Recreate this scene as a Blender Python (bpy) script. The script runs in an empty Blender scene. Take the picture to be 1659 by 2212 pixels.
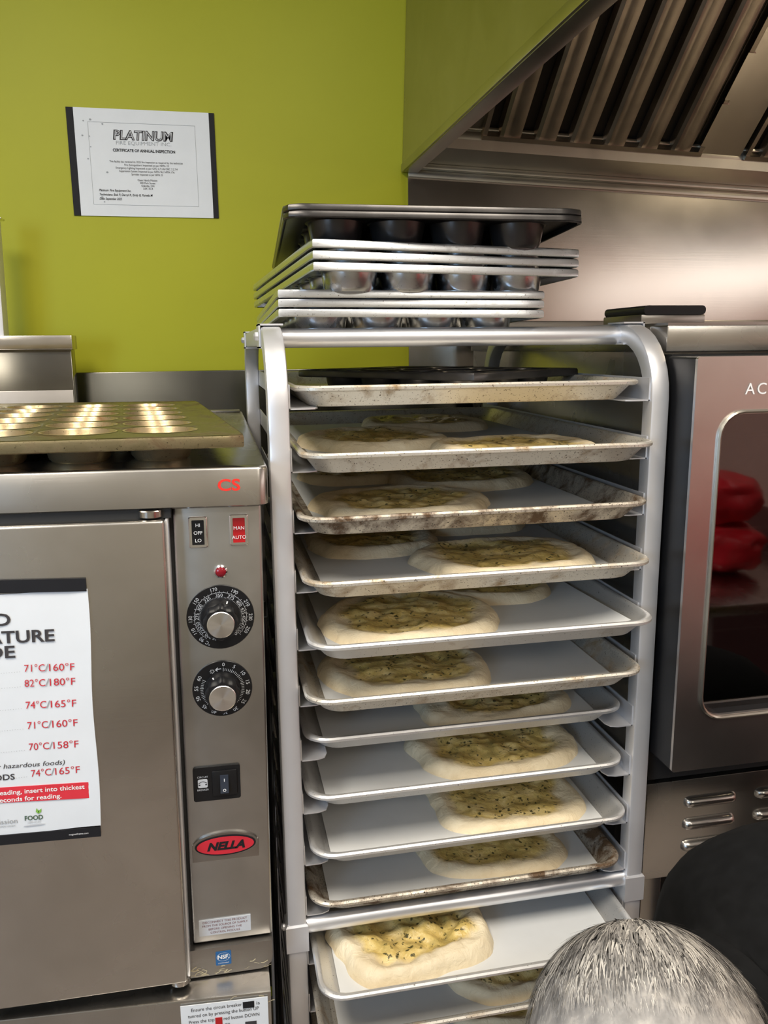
import bpy, bmesh, math, random
from mathutils import Vector, Matrix, noise
random.seed(7)
PI = math.pi
SC = bpy.context.scene
COL = SC.collection

# ------------------------------------------------------------------ camera
CL = Vector((-.059, -.97958, 1.72))
YAW, PIT, ROL, FPX = .19964, .19904, -.01091, 1767.286
cy, sy, cp, sp, cr, sr = math.cos(YAW), math.sin(YAW), math.cos(PIT), math.sin(PIT), math.cos(ROL), math.sin(ROL)
right = Vector((cy, -sy, 0)); f0 = Vector((sy, cy, 0)); u0 = Vector((0, 0, 1))
fwd = f0*cp - u0*sp; up = u0*cp + f0*sp
right, up = right*cr + up*sr, -right*sr + up*cr
cd = bpy.data.cameras.new('camera'); cam = bpy.data.objects.new('camera', cd); COL.objects.link(cam)
cam.matrix_world = Matrix(((right.x, up.x, -fwd.x, CL.x), (right.y, up.y, -fwd.y, CL.y), (right.z, up.z, -fwd.z, CL.z), (0, 0, 0, 1)))
cd.sensor_fit = 'VERTICAL'; cd.sensor_height = 36; cd.sensor_width = 27
cd.lens = FPX/2212*36; cd.clip_start = .02
SC.camera = cam

# ------------------------------------------------------------------ world, lights, exposure
SC.view_settings.view_transform = 'Standard'; SC.view_settings.look = 'None'
SC.view_settings.gamma = 1; SC.view_settings.use_curve_mapping = False
SC.view_settings.exposure = 0.12
w = bpy.data.worlds.new('world'); SC.world = w; w.use_nodes = True
w.node_tree.nodes['Background'].inputs[0].default_value = (.75, .85, 1, 1)
w.node_tree.nodes['Background'].inputs[1].default_value = .2
def area(name, loc, target, sx, sz, power, col):
    l = bpy.data.lights.new(name, 'AREA'); l.shape = 'RECTANGLE'; l.size = sx; l.size_y = sz
    l.energy = power; l.color = col
    o = bpy.data.objects.new(name, l); COL.objects.link(o); o.location = loc
    o.rotation_euler = (Vector(target)-Vector(loc)).to_track_quat('-Z', 'Y').to_euler()
    return o
CEIL = 2.95
LAMPS = [(-.75, -.95), (.55, -.95), (-.75, -2.9), (1.2, -2.9)]
POWER = [34, 30, 12, 16]
for (lx, ly), pw in zip(LAMPS, POWER):
    area('ceiling_lamp_light', (lx, ly, CEIL-.03), (lx, ly, 0), .5, .9, pw, (1, .92, .80))
area('window_daylight', (-2.15, -2.3, 1.85), (.2, -.2, 1.35), 1.3, 1.1, 52, (.47, .70, 1))
area('added_reflection_light', (2.36, -1.35, 2.04), (0, -1.35, 2.0), 2.2, .2, 4.0, (1, .90, .84))  # added light without a known source, brightens the backsplash reflection

# ------------------------------------------------------------------ helpers
def NB(): return bmesh.new()
def wloc(o):
    v = Vector((0, 0, 0))
    while o is not None: v = v + o.location; o = o.parent
    return v
def obj(name, bm, m, parent=None, smooth=30, world=True, recalc=True):
    if recalc: bmesh.ops.recalc_face_normals(bm, faces=bm.faces)
    me = bpy.data.meshes.new(name)
    if parent is not None and world: bmesh.ops.translate(bm, verts=bm.verts, vec=-wloc(parent))
    bm.to_mesh(me); bm.free()
    if m is not None:
        for q in (m if isinstance(m, (list, tuple)) else [m]): me.materials.append(q)
    o = bpy.data.objects.new(name, me); COL.objects.link(o)
    if parent is not None: o.parent = parent
    if smooth:
        for p in me.polygons: p.use_smooth = True
        try: me.set_sharp_from_angle(angle=math.radians(smooth))
        except Exception: pass
    return o
def tag(o, label, cat, group=None, kind=None):
    o['label'] = label; o['category'] = cat
    if group: o['group'] = group
    if kind: o['kind'] = kind
    return o
def thing(name, label, cat, loc=(0, 0, 0), group=None):
    o = bpy.data.objects.new(name, None); COL.objects.link(o); o.location = loc; o.empty_display_size = .05
    return tag(o, label, cat, group)
def struct(name, bm, m, **k):
    o = obj(name, bm, m, **k); o['kind'] = 'structure'; return o
def dup(root):
    r = root.copy(); COL.objects.link(r)
    for ch in list(root.children):
        c = ch.copy(); COL.objects.link(c); c.parent = r
        for g in list(ch.children):
            d = g.copy(); COL.objects.link(d); d.parent = c
    return r
def box(bm, x0, x1, y0, y1, z0, z1, bev=0, seg=2):
    vs = [bm.verts.new((x, y, z)) for x in (x0, x1) for y in (y0, y1) for z in (z0, z1)]
    F = [(0, 1, 3, 2), (4, 6, 7, 5), (0, 4, 5, 1), (2, 3, 7, 6), (0, 2, 6, 4), (1, 5, 7, 3)]
    fs = [bm.faces.new([vs[i] for i in f]) for f in F]
    if bev:
        es = set(e for f in fs for e in f.edges)
        bmesh.ops.bevel(bm, geom=list(es), offset=bev, segments=seg, affect='EDGES', profile=.5)
    return vs
def frame_of(d):
    d = d.normalized(); a = Vector((0, 0, 1)) if abs(d.z) < .9 else Vector((1, 0, 0))
    x = d.cross(a).normalized(); return x, d.cross(x).normalized()
def sweep(bm, path, prof, cap=True, xdir=None):
    """sweep a closed 2-D profile along a path; xdir fixes the profile's first axis"""
    path = [Vector(p) for p in path]; loops = []
    px = None
    for i, p in enumerate(path):
        t = (path[min(i+1, len(path)-1)] - path[max(i-1, 0)]).normalized()
        if xdir is not None: x = Vector(xdir)
        elif px is None: x = frame_of(t)[0]
        else: x = (px - t*px.dot(t)).normalized()
        px = x; y = t.cross(x)
        k = 1.0
        if 0 < i < len(path)-1:
            a = (path[i]-path[i-1]).normalized(); k = 1/max(.5, a.dot(t))
        loops.append([bm.verts.new(p + x*q[0] + y*q[1]*(k if xdir is not None else 1)) for q in prof])
    n = len(prof)
    for a, b in zip(loops, loops[1:]):
        for i in range(n): bm.faces.new((a[i], a[(i+1) % n], b[(i+1) % n], b[i]))
    if cap:
        bm.faces.new(list(reversed(loops[0]))); bm.faces.new(loops[-1])
def circ(r, n=12): return [(r*math.cos(2*PI*i/n), r*math.sin(2*PI*i/n)) for i in range(n)]
def sq(a, b, r=.002):
    out = []
    for cx, cz, s in ((a-r, b-r, 0), (-a+r, b-r, 1), (-a+r, -b+r, 2), (a-r, -b+r, 3)):
        for k in range(3):
            t = s*PI/2 + k*PI/4; out.append((cx+r*math.cos(t), cz+r*math.sin(t)))
    return out
def tube(bm, path, r, n=10): sweep(bm, path, circ(r, n))
def lathe(bm, prof, c, axis=(0, 0, 1), n=32, wob=None):
    """prof: (radius, height) pairs about the axis through c"""
    ax = Vector(axis).normalized(); x, y = frame_of(ax); c = Vector(c); loops = []
    for r, h in prof:
        if r < 1e-6: loops.append([bm.verts.new(c + ax*h)])
        else:
            loops.append([bm.verts.new(c + ax*h + (x*math.cos(2*PI*i/n)+y*math.sin(2*PI*i/n))*r*(wob(2*PI*i/n) if wob else 1)) for i in range(n)])
    for a, b in zip(loops, loops[1:]):
        for i in range(n):
            j = (i+1) % n
            if len(a) == 1 and len(b) == 1: continue
            if len(a) == 1: bm.faces.new((a[0], b[i], b[j]))
            elif len(b) == 1: bm.faces.new((a[i], b[0], a[j]))
            else: bm.faces.new((a[i], a[j], b[j], b[i]))
def rrect(hw, hd, r, n=6):
    out = []
    for cx, cyy, s in ((hw-r, hd-r, 0), (-hw+r, hd-r, 1), (-hw+r, -hd+r, 2), (hw-r, -hd+r, 3)):
        for k in range(n+1):
            t = s*PI/2 + k*PI/2/n; out.append((cx+r*math.cos(t), cyy+r*math.sin(t)))
    return out
def loft(bm, loops, cap0=True, cap1=True, closed=False):
    L = [[bm.verts.new(p) for p in l] for l in loops]; n = len(L[0])
    pairs = list(zip(L, L[1:])) + ([(L[-1], L[0])] if closed else [])
    for a, b in pairs:
        for i in range(n): bm.faces.new((a[i], a[(i+1) % n], b[(i+1) % n], b[i]))
    if not closed:
        if cap0: bm.faces.new(list(reversed(L[0])))
        if cap1: bm.faces.new(L[-1])
    return L
def prism_x(bm, poly, x0, x1):
    """polygon in (y, z) extruded along x"""
    loft(bm, [[(x0, y, z) for y, z in poly], [(x1, y, z) for y, z in poly]])
def plate(bm, cx, cz, hw, hh, r, y0, y1, n=5):
    """rounded rectangle facing -y"""
    pts = rrect(hw, hh, r, n)
    loft(bm, [[(cx+a, y1, cz+b) for a, b in pts], [(cx+a, y0, cz+b) for a, b in pts]])
def ellipse_plate(bm, cx, cz, a, b, y0, y1, n=48):
    pts = [(a*math.cos(2*PI*i/n), b*math.sin(2*PI*i/n)) for i in range(n)]
    loft(bm, [[(cx+p, y1, cz+q) for p, q in pts], [(cx+p, y0, cz+q) for p, q in pts]])
def text(bm, s, size, pos, align='CENTER', bold=0, shear=0, rot=0, sx=1, valign='BOTTOM_BASELINE', spacing=1, width=None):
    """flat lettering on a plane that faces -y; rot turns it in that plane (clockwise seen from the front)"""
    cu = bpy.data.curves.new('t', 'FONT'); cu.body = s; cu.size = size; cu.align_x = align; cu.align_y = valign
    cu.offset = bold*size; cu.shear = shear; cu.resolution_u = 3; cu.space_character = spacing
    o = bpy.data.objects.new('t', cu); COL.objects.link(o)
    dg = bpy.context.evaluated_depsgraph_get(); ev = o.evaluated_get(dg); me = ev.to_mesh()
    if width:
        xs = [v.co.x for v in me.vertices]; sx = width/max(1e-6, max(xs)-min(xs))
    M = Matrix.Translation(pos) @ Matrix.Rotation(PI/2, 4, 'X') @ Matrix.Rotation(-rot, 4, 'Z') @ Matrix.Diagonal((sx, 1, 1, 1))
    vs = [bm.verts.new(M @ v.co) for v in me.vertices]
    for p in me.polygons:
        try: bm.faces.new([vs[i] for i in p.vertices])
        except Exception: pass
    ev.to_mesh_clear(); bpy.data.objects.remove(o); bpy.data.curves.remove(cu)
def lineart(bm, pts, wd, y):
    """thin printed line (x, z points) facing -y"""
    for (a, b), (c, d) in zip(pts, pts[1:]):
        v = Vector((c-a, d-b)); n = Vector((-v.y, v.x)).normalized()*wd/2
        bm.faces.new([bm.verts.new((p, y, q)) for p, q in ((a+n.x, b+n.y), (c+n.x, d+n.y), (c-n.x, d-n.y), (a-n.x, b-n.y))])

# ------------------------------------------------------------------ materials
def new_mat(name):
    m = bpy.data.materials.new(name); m.use_nodes = True
    nt = m.node_tree; b = nt.nodes['Principled BSDF']; return m, nt, b
def setc(b, col=None, rough=None, metal=None, spec=None, ior=None):
    if col is not None: b.inputs['Base Color'].default_value = (*col, 1)
    if rough is not None: b.inputs['Roughness'].default_value = rough
    if metal is not None: b.inputs['Metallic'].default_value = metal
    if spec is not None: b.inputs['Specular IOR Level'].default_value = spec
    if ior is not None: b.inputs['IOR'].default_value = ior
def coords(nt, scale=(1, 1, 1), kind='Object'):
    t = nt.nodes.new('ShaderNodeTexCoord'); mp = nt.nodes.new('ShaderNodeMapping'); mp.inputs['Scale'].default_value = scale
    nt.links.new(t.outputs[kind], mp.inputs['Vector']); return mp.outputs['Vector']
def tnoise(nt, vec, scale, detail=4, rough=.55, dist=0):
    n = nt.nodes.new('ShaderNodeTexNoise'); n.inputs['Scale'].default_value = scale; n.inputs['Detail'].default_value = detail
    n.inputs['Roughness'].default_value = rough; n.inputs['Distortion'].default_value = dist
    nt.links.new(vec, n.inputs['Vector']); return n.outputs['Fac']
def ramp(nt, fac, stops):
    r = nt.nodes.new('ShaderNodeValToRGB'); e = r.color_ramp.elements
    while len(e) > len(stops): e.remove(e[-1])
    while len(e) < len(stops): e.new(1)
    for el, (p, c) in zip(e, stops):
        el.position = p; el.color = (*c, 1) if not isinstance(c, (int, float)) else (c, c, c, 1)
    nt.links.new(fac, r.inputs['Fac']); return r.outputs['Color']
def mixc(nt, fac, a, b, mode='MIX'):
    m = nt.nodes.new('ShaderNodeMix'); m.data_type = 'RGBA'; m.blend_type = mode
    if isinstance(fac, (int, float)): m.inputs[0].default_value = fac
    else: nt.links.new(fac, m.inputs[0])
    for i, v in ((6, a), (7, b)):
        if isinstance(v, tuple): m.inputs[i].default_value = (*v, 1)
        else: nt.links.new(v, m.inputs[i])
    return m.outputs[2]
def bump(nt, b, h, strength=.2, dist=.001):
    n = nt.nodes.new('ShaderNodeBump'); n.inputs['Strength'].default_value = strength; n.inputs['Distance'].default_value = dist
    nt.links.new(h, n.inputs['Height']); nt.links.new(n.outputs['Normal'], b.inputs['Normal'])
def plain(name, col, rough=.5, metal=0, spec=.5, var=.06, scale=30, ior=None):
    m, nt, b = new_mat(name); setc(b, col, rough, metal, spec, ior)
    f = tnoise(nt, coords(nt), scale)
    nt.links.new(ramp(nt, f, [(.3, tuple(max(0, c*(1-var)) for c in col)), (.7, tuple(min(1, c*(1+var)) for c in col))]), b.inputs['Base Color'])
    return m
def steel(name, col, rough=.25, grain=(3, 260, 260), var=.1, bs=.08, smudge=.1, metal=1):
    m, nt, b = new_mat(name); setc(b, col, rough, metal)
    g = tnoise(nt, coords(nt, grain), 1.0, 3, .6); s = tnoise(nt, coords(nt), 9, 3, .55, .4)
    nt.links.new(ramp(nt, s, [(.3, tuple(c*(1-var) for c in col)), (.7, tuple(min(1, c*(1+var)) for c in col))]), b.inputs['Base Color'])
    mm = nt.nodes.new('ShaderNodeMath'); mm.operation = 'MULTIPLY_ADD'; mm.inputs[1].default_value = smudge; mm.inputs[2].default_value = rough-smudge*.5
    nt.links.new(s, mm.inputs[0]); nt.links.new(mm.outputs[0], b.inputs['Roughness'])
    bump(nt, b, g, bs, .0006)
    return m
def worn_alu(name, base, dirt, amount, rough=.36, speck=.5, metal=1):
    """aluminium with baked-on stains; amount 0..1"""
    m, nt, b = new_mat(name); setc(b, base, rough, 1)
    info = nt.nodes.new('ShaderNodeObjectInfo'); v = coords(nt)
    ad = nt.nodes.new('ShaderNodeVectorMath'); ad.operation = 'MULTIPLY_ADD'
    ad.inputs[1].default_value = (1, 1, 1)
    cmb = nt.nodes.new('ShaderNodeCombineXYZ'); mul = nt.nodes.new('ShaderNodeMath'); mul.operation = 'MULTIPLY'; mul.inputs[1].default_value = 9
    nt.links.new(info.outputs['Random'], mul.inputs[0])
    for i in range(3): nt.links.new(mul.outputs[0], cmb.inputs[i])
    nt.links.new(v, ad.inputs[0]); nt.links.new(cmb.outputs[0], ad.inputs[2])
    f = tnoise(nt, ad.outputs[0], 26, 6, .65, .5); f2 = tnoise(nt, ad.outputs[0], 420, 3, .6)
    lo = .72-.42*amount
    k1 = ramp(nt, f, [(lo, 0.0), (min(1, lo+.2), 1.0)]); k2 = ramp(nt, f2, [(.70-.14*speck, 0.0), (.76-.14*speck, 1.0)])
    c1 = mixc(nt, k1, base, dirt); c2 = mixc(nt, k2, c1, tuple(c*.22 for c in dirt))
    nt.links.new(c2, b.inputs['Base Color'])
    mx = nt.nodes.new('ShaderNodeMath'); mx.operation = 'MULTIPLY_ADD'; mx.inputs[1].default_value = .2; mx.inputs[2].default_value = rough
    nt.links.new(k1, mx.inputs[0]); nt.links.new(mx.outputs[0], b.inputs['Roughness'])
    me = nt.nodes.new('ShaderNodeMath'); me.operation = 'MULTIPLY_ADD'; me.inputs[1].default_value = -.5*metal; me.inputs[2].default_value = metal
    nt.links.new(k1, me.inputs[0]); nt.links.new(me.outputs[0], b.inputs['Metallic'])
    bump(nt, b, f2, .12, .0006)
    return m
def emit(name, col, s):
    m, nt, b = new_mat(name); setc(b, (0.8, .8, .8), .4)
    b.inputs['Emission Color'].default_value = (*col, 1); b.inputs['Emission Strength'].default_value = s; return m

M = {}
M['lime'] = plain('lime_paint', (.36, .365, .018), .45, 0, .22, .03, 3)
M['cream'] = plain('cream_paint', (.46, .43, .36), .6)
M['coral'] = plain('coral_paint', (.68, .40, .34), .6)
M['maroon'] = plain('maroon_reflect_tint', (.16, .045, .04), .6)
M['orange'] = plain('orange_reflect_tint', (.60, .22, .08), .6)
M['pale'] = plain('pale_reflect_tint', (.80, .74, .68), .6)
M['brownp'] = plain('brown_reflect_tint', (.05, .035, .022), .6)
M['ceil'] = plain('ceiling_tile', (.72, .71, .68), .8)
M['tile'] = plain('quarry_tile', (.24, .20, .17), .5, 0, .5, .25, 12)
M['clad'] = steel('cladding_steel', (.58, .55, .51), .21, (4, 300, 300), .06, .03, .05)
M['steel'] = steel('brushed_steel', (.52, .50, .47), .27, (4, 300, 300), .07, .07, .1)
M['panel'] = steel('panel_steel', (.46, .46, .45), .30, (4, 300, 300), .12, .05, .16)
M['odoor'] = steel('oven_door_steel', (.62, .59, .57), .30, (4, 300, 300), .05, .05, .06)
M['dsteel'] = steel('dull_steel', (.34, .32, .30), .34, (4, 300, 300), .1, .06, .1)
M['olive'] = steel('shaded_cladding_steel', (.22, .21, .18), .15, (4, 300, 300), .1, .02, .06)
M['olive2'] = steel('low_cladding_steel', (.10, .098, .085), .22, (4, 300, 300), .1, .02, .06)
M['hoodshade'] = plain('shaded_inner_hood', (.05, .042, .032), .5)  # near-black base stands in for the unlit inside of the hood front
M['hood'] = steel('hood_steel', (.50, .48, .42), .30, (300, 4, 300), .08, .05, .12)
M['filter'] = steel('filter_steel', (.40, .36, .31), .34, (420, 3, 3), .22, .25, .15)
M['black'] = plain('black_enamel', (.008, .008, .009), .32, 0, .3)
M['dark'] = plain('dark_void', (.008, .008, .008), .7)
M['backing'] = plain('filter_backing', (.035, .03, .026), .5, .6)
M['alu'] = steel('rack_aluminium', (.68, .68, .70), .46, (90, 90, 2), .04, .05, .08, .72)
M['bar'] = steel('tube_aluminium', (.76, .77, .80), .34, (2, 90, 90), .04, .04, .06, .8)
M['chrome'] = plain('bright_metal', (.8, .8, .8), .16, 1)
M['tray0'] = worn_alu('clean_sheet_pan', (.74, .73, .71), (.40, .31, .20), .20, .42, .3, .72)
M['tray1'] = worn_alu('stained_sheet_pan', (.72, .68, .60), (.36, .25, .13), .50, .44, .6, .7)
M['tray2'] = worn_alu('burnt_sheet_pan', (.66, .60, .50), (.12, .07, .035), .72, .44, .75, .7)
M['mpan'] = worn_alu('tinned_muffin_pan', (.70, .73, .76), (.42, .40, .36), .3, .28, .3)
M['mcup'] = worn_alu('tinned_cup', (.56, .57, .58), (.25, .22, .2), .4, .24, .2)
M['dpan'] = plain('dark_nonstick', (.066, .062, .060), .30, .8, .5, .3, 18)
M['gpan'] = worn_alu('seasoned_pan', (.25, .21, .12), (.10, .06, .025), .55, .36, .5)
M['gcup'] = worn_alu('seasoned_cup', (.55, .43, .25), (.22, .11, .035), .5, .30, .35, .8)
M['grim'] = worn_alu('bare_rim', (.62, .58, .52), (.22, .10, .04), .5, .4, .6, .7)
M['paper'] = plain('printer_paper', (.66, .69, .72), .5, 0, .3, .02, 20)
M['parch'] = plain('parchment', (.61, .62, .62), .6, 0, .3, .03, 14)
M['ink'] = plain('black_ink', (.012, .012, .014), .6, 0, .2)
M['ink2'] = plain('faded_ink', (.045, .042, .045), .7, 0, .2)
M['greyink'] = plain('grey_ink', (.30, .32, .34), .7)
M['redink'] = plain('red_ink', (.52, .015, .03), .6)
M['red'] = plain('red_plastic', (.42, .008, .012), .28)
M['redcs'] = plain('red_sticker', (.85, .03, .02), .4)
M['darkred'] = plain('dark_red_lens', (.22, .006, .014), .18)
M['blue'] = plain('blue_sticker', (.012, .10, .27), .4)
M['white'] = plain('white_print', (.8, .8, .8), .5)
M['green'] = plain('leaf_ink', (.19, .42, .06), .6)
M['label'] = plain('silver_label', (.48, .50, .53), .45)
M['skin'] = plain('skin', (.55, .32, .22), .5)
M['shirt'] = plain('black_cotton', (.006, .0063, .007), .9, 0, .15, .25, 60)
M['trouser'] = plain('grey_trousers', (.03, .03, .035), .85)
M['hair'] = None
m, nt, b = new_mat('grey_hair'); setc(b, (.3, .28, .26), .55)
f = tnoise(nt, coords(nt, (60, 60, 14)), 1, 4, .6)
nt.links.new(ramp(nt, f, [(.3, (.19, .18, .17)), (.5, (.27, .255, .24)), (.68, (.42, .39, .355))]), b.inputs['Base Color']); M['hair'] = m
m, nt, b = new_mat('oven_glass'); setc(b, (.16, .15, .14), .03, 0); b.inputs['Transmission Weight'].default_value = 1; b.inputs['IOR'].default_value = 2.1; M['glass'] = m
m, nt, b = new_mat('grey_strands'); setc(b, (.3, .28, .26), .6); b.inputs['Specular IOR Level'].default_value = .25
at = nt.nodes.new('ShaderNodeAttribute'); at.attribute_name = 'tone'
nt.links.new(ramp(nt, at.outputs['Fac'], [(0, (.10, .095, .09)), (.5, (.26, .245, .23)), (1, (.56, .53, .48))]), b.inputs['Base Color']); M['strand'] = m
m, nt, b = new_mat('sleeve_plastic'); setc(b, (.85, .85, .82), .3, 0); b.inputs['Transmission Weight'].default_value = .4; M['sleeve'] = m
m, nt, b = new_mat('flatbread_dough'); setc(b, (.7, .6, .42), .55)
at = nt.nodes.new('ShaderNodeAttribute'); at.attribute_name = 'oil'
inf = nt.nodes.new('ShaderNodeObjectInfo'); vec = coords(nt)
ad = nt.nodes.new('ShaderNodeVectorMath'); ad.operation = 'ADD'; mu = nt.nodes.new('ShaderNodeMath'); mu.operation = 'MULTIPLY'; mu.inputs[1].default_value = 7
nt.links.new(inf.outputs['Random'], mu.inputs[0]); nt.links.new(vec, ad.inputs[0]); nt.links.new(mu.outputs[0], ad.inputs[1]); vec = ad.outputs[0]
n1 = tnoise(nt, vec, 32, 5, .6, .3)
dough = ramp(nt, tnoise(nt, vec, 18, 4, .6), [(.3, (.66, .54, .35)), (.7, (.80, .70, .50))])
oilc = ramp(nt, n1, [(.30, (.33, .24, .055)), (.48, (.60, .43, .12)), (.66, (.80, .63, .28))])
mo = nt.nodes.new('ShaderNodeMath'); mo.operation = 'MULTIPLY_ADD'; mo.inputs[1].default_value = 1.2; nt.links.new(n1, mo.inputs[0])
sb = nt.nodes.new('ShaderNodeMath'); sb.operation = 'SUBTRACT'; sb.inputs[1].default_value = .62; nt.links.new(at.outputs['Fac'], sb.inputs[0]); nt.links.new(sb.outputs[0], mo.inputs[2])
oilk = ramp(nt, mo.outputs[0], [(.30, 0.0), (.78, .92)])
c = mixc(nt, oilk, dough, oilc)
vo = nt.nodes.new('ShaderNodeTexVoronoi'); vo.inputs['Scale'].default_value = 120
nd = nt.nodes.new('ShaderNodeTexNoise'); nd.inputs['Scale'].default_value = 160; nt.links.new(vec, nd.inputs['Vector'])
va = nt.nodes.new('ShaderNodeVectorMath'); va.operation = 'MULTIPLY_ADD'; va.inputs[1].default_value = (.012, .012, .012); nt.links.new(nd.outputs['Color'], va.inputs[0]); nt.links.new(vec, va.inputs[2]); nt.links.new(va.outputs[0], vo.inputs['Vector'])
h1 = ramp(nt, vo.outputs['Distance'], [(.24, 1.0), (.34, 0.0)]); h2 = ramp(nt, tnoise(nt, vec, 30, 5, .75), [(.43, 0.0), (.52, 1.0)])
hk = mixc(nt, 1.0, mixc(nt, 1.0, h1, h2, 'MULTIPLY'), oilk, 'MULTIPLY')
c = mixc(nt, hk, c, (.035, .035, .012))
nt.links.new(c, b.inputs['Base Color'])
ro = ramp(nt, oilk, [(0, .62), (1, .30)]); nt.links.new(ro, b.inputs['Roughness'])
bump(nt, b, tnoise(nt, vec, 62, 4, .55, .5), .55, .006); M['dough'] = m

# ------------------------------------------------------------------ the room
XL, XR, YB, YF = -2.2, 2.4, .96, -3.7
bm = NB(); box(bm, XL, XR, YB, YB+.1, 0, CEIL); struct('wall_back', bm, M['lime'])
bm = NB()
for q in ((YF, -2.98, 0, CEIL), (-1.62, YB+.1, 0, CEIL), (-2.98, -1.62, 0, 1.25), (-2.98, -1.62, 2.45, CEIL)): box(bm, XL-.1, XL, q[0], q[1], q[2], q[3])
struct('wall_left', bm, M['cream'])
bm = NB(); box(bm, XR, XR+.1, YF, YB+.1, 0, CEIL); struct('wall_right', bm, M['coral'])
for i, (z0, z1, mm_) in enumerate(((0, .98, 'maroon'), (1.98, 2.16, 'pale'), (2.16, 2.28, 'orange'), (2.28, CEIL, 'brownp'))):  # invented bands on the unseen wall, coloured for what the steel reflects
    bm = NB(); box(bm, XR-.012, XR, YF, YB-.01, z0, z1); struct('trim_%d' % (i+3), bm, M[mm_])
bm = NB(); box(bm, XL, XR, YF-.1, YF, 0, CEIL)
struct('wall_front', bm, M['cream'])
bm = NB(); box(bm, XL, XR, YF, YB, -.1, 0); struct('floor', bm, M['tile'])
bm = NB(); box(bm, XL, XR, YF, YB, CEIL, CEIL+.1); struct('ceiling', bm, M['ceil'])
bm = NB()
for q in ((-2.98, -2.93, 1.25, 2.45), (-1.67, -1.62, 1.25, 2.45), (-2.98, -1.62, 1.25, 1.30), (-2.98, -1.62, 2.40, 2.45), (-2.325, -2.275, 1.30, 2.40)):
    box(bm, XL-.07, XL-.02, q[0], q[1], q[2], q[3])
wf = struct('window_1', bm, M['cream'])
bm = NB(); box(bm, XL-.05, XL-.045, -2.98, -1.62, 1.25, 2.45); g = obj('pane', bm, M['sleeve'], wf)
bm = NB(); box(bm, .397, XR-.002, .954, .96, 1.0, 2.104)
struct('trim_1', bm, M['clad'])
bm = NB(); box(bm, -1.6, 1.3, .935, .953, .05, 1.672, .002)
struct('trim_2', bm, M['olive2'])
bm = NB()
for q in ((-2.5, -.2, 1.93, 1.945), (-2.5, -.2, 2.135, 2.15), (-2.5, -2.485, 1.945, 2.135), (-.215, -.2, 1.945, 2.135)): box(bm, XR-.045, XR-.012, q[0], q[1], q[2], q[3])
w2 = struct('added_window', bm, M['pale'])  # invented frame round the added light, out of view
bm = NB(); box(bm, XR-.022, XR-.018, -2.485, -.215, 1.945, 2.135); obj('pane', bm, M['sleeve'], w2)
for lx, ly in LAMPS:
    t = thing('ceiling_light', 'recessed fluorescent ceiling panel behind the viewer', 'light', (lx, ly, CEIL), 'ceiling panels behind the viewer')
    bm = NB(); box(bm, lx-.29, lx+.29, ly-.49, ly+.49, CEIL-.02, CEIL, .004); obj('frame', bm, M['white'], t)

# ------------------------------------------------------------------ certificate on the wall
t = thing('certificate', 'white inspection certificate with black side strips on green wall', 'certificate', (-.184, .958, 2.0))
ROT = -.008
bm = NB(); x0, x1, z0, z1 = -.322, -.044, 2.003, 2.219; yw = .957
box(bm, x0, x1, yw, yw+.002, z0, z1); obj('sheet', bm, M['paper'], t, 0)
for a, b_ in ((x0-.0145, x0), (x1, x1+.0115)):
    bm = NB(); box(bm, a, b_, yw-.0005, yw+.002, z0, z1, .0004); obj('black_strip', bm, M['ink'], t, 0)
yt = yw-.0006; xc = -.180
bm = NB()
text(bm, 'PLATINUM', .0255, (xc-.004, yt, 2.1590), bold=.05, shear=.12, width=.125); obj('logo_outline', bm, M['ink2'], t, 0)
bm = NB(); text(bm, 'PLATINUM', .0255, (xc-.004, yt-.0003, 2.1590), bold=-.015, shear=.12, width=.119); obj('logo_lettering', bm, M['label'], t, 0)
bm = NB(); text(bm, 'FIRE EQUIPMENT INC.', .0105, (xc-.003, yt, 2.1485), bold=-.01, width=.114); obj('company_line', bm, M['greyink'], t, 0)
bm = NB(); text(bm, 'CERTIFICATE OF ANNUAL INSPECTION', .0079, (xc-.003, yt, 2.1345), bold=.03, width=.129); obj('title_line', bm, M['ink'], t, 0)
for i, (q, wd) in enumerate((('This facility has received its 2025 fire inspection as required by the technician', .152), ('Fire Extinguishers Inspected as per NFPA 10', .092), ('Emergency Lighting Inspected as per OFC 2.7.3 & OBC 3.2.7.4', .128), ('Suppression System Inspected as per NFPA 96 / NFPA 17A', .115), ('Sprinkler Inspected as per NFPA 25', .065))):
    bm = NB(); text(bm, q, .0058, (xc, yt, 2.1125-.0063*i), width=wd); obj('small_print', bm, M['ink2'], t, 0)
for i, (q, wd) in enumerate((('Open Hands Mission', .041), ('400 Park Street', .032), ('Oakville, ON', .027), ('L6K 3C4', .020))):
    bm = NB(); text(bm, q, .0058, (xc, yt, 2.0760-.0057*i), width=wd); obj('address_line', bm, M['ink2'], t, 0)
for i, (q, wd) in enumerate((('Platinum Fire Equipment Inc.', .066), ('Technicians: Bob P, Darryl R, Emily B, Pamela M', .110), ('Date: September 2025', .046))):
    bm = NB(); text(bm, q, .0066, (-.282, yt, 2.0535-.0086*i), align='LEFT', shear=.25, bold=.012, width=wd); obj('signature_line', bm, M['ink'], t, 0)
bm = NB(); a, b_, c_, d_ = -.2945, -.0745, 2.0265, 2.1915
lineart(bm, [(a, d_), (b_, d_), (b_, c_), (a, c_), (a, d_)], .0005, yt); obj('border_line', bm, M['greyink'], t, 0)
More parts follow.
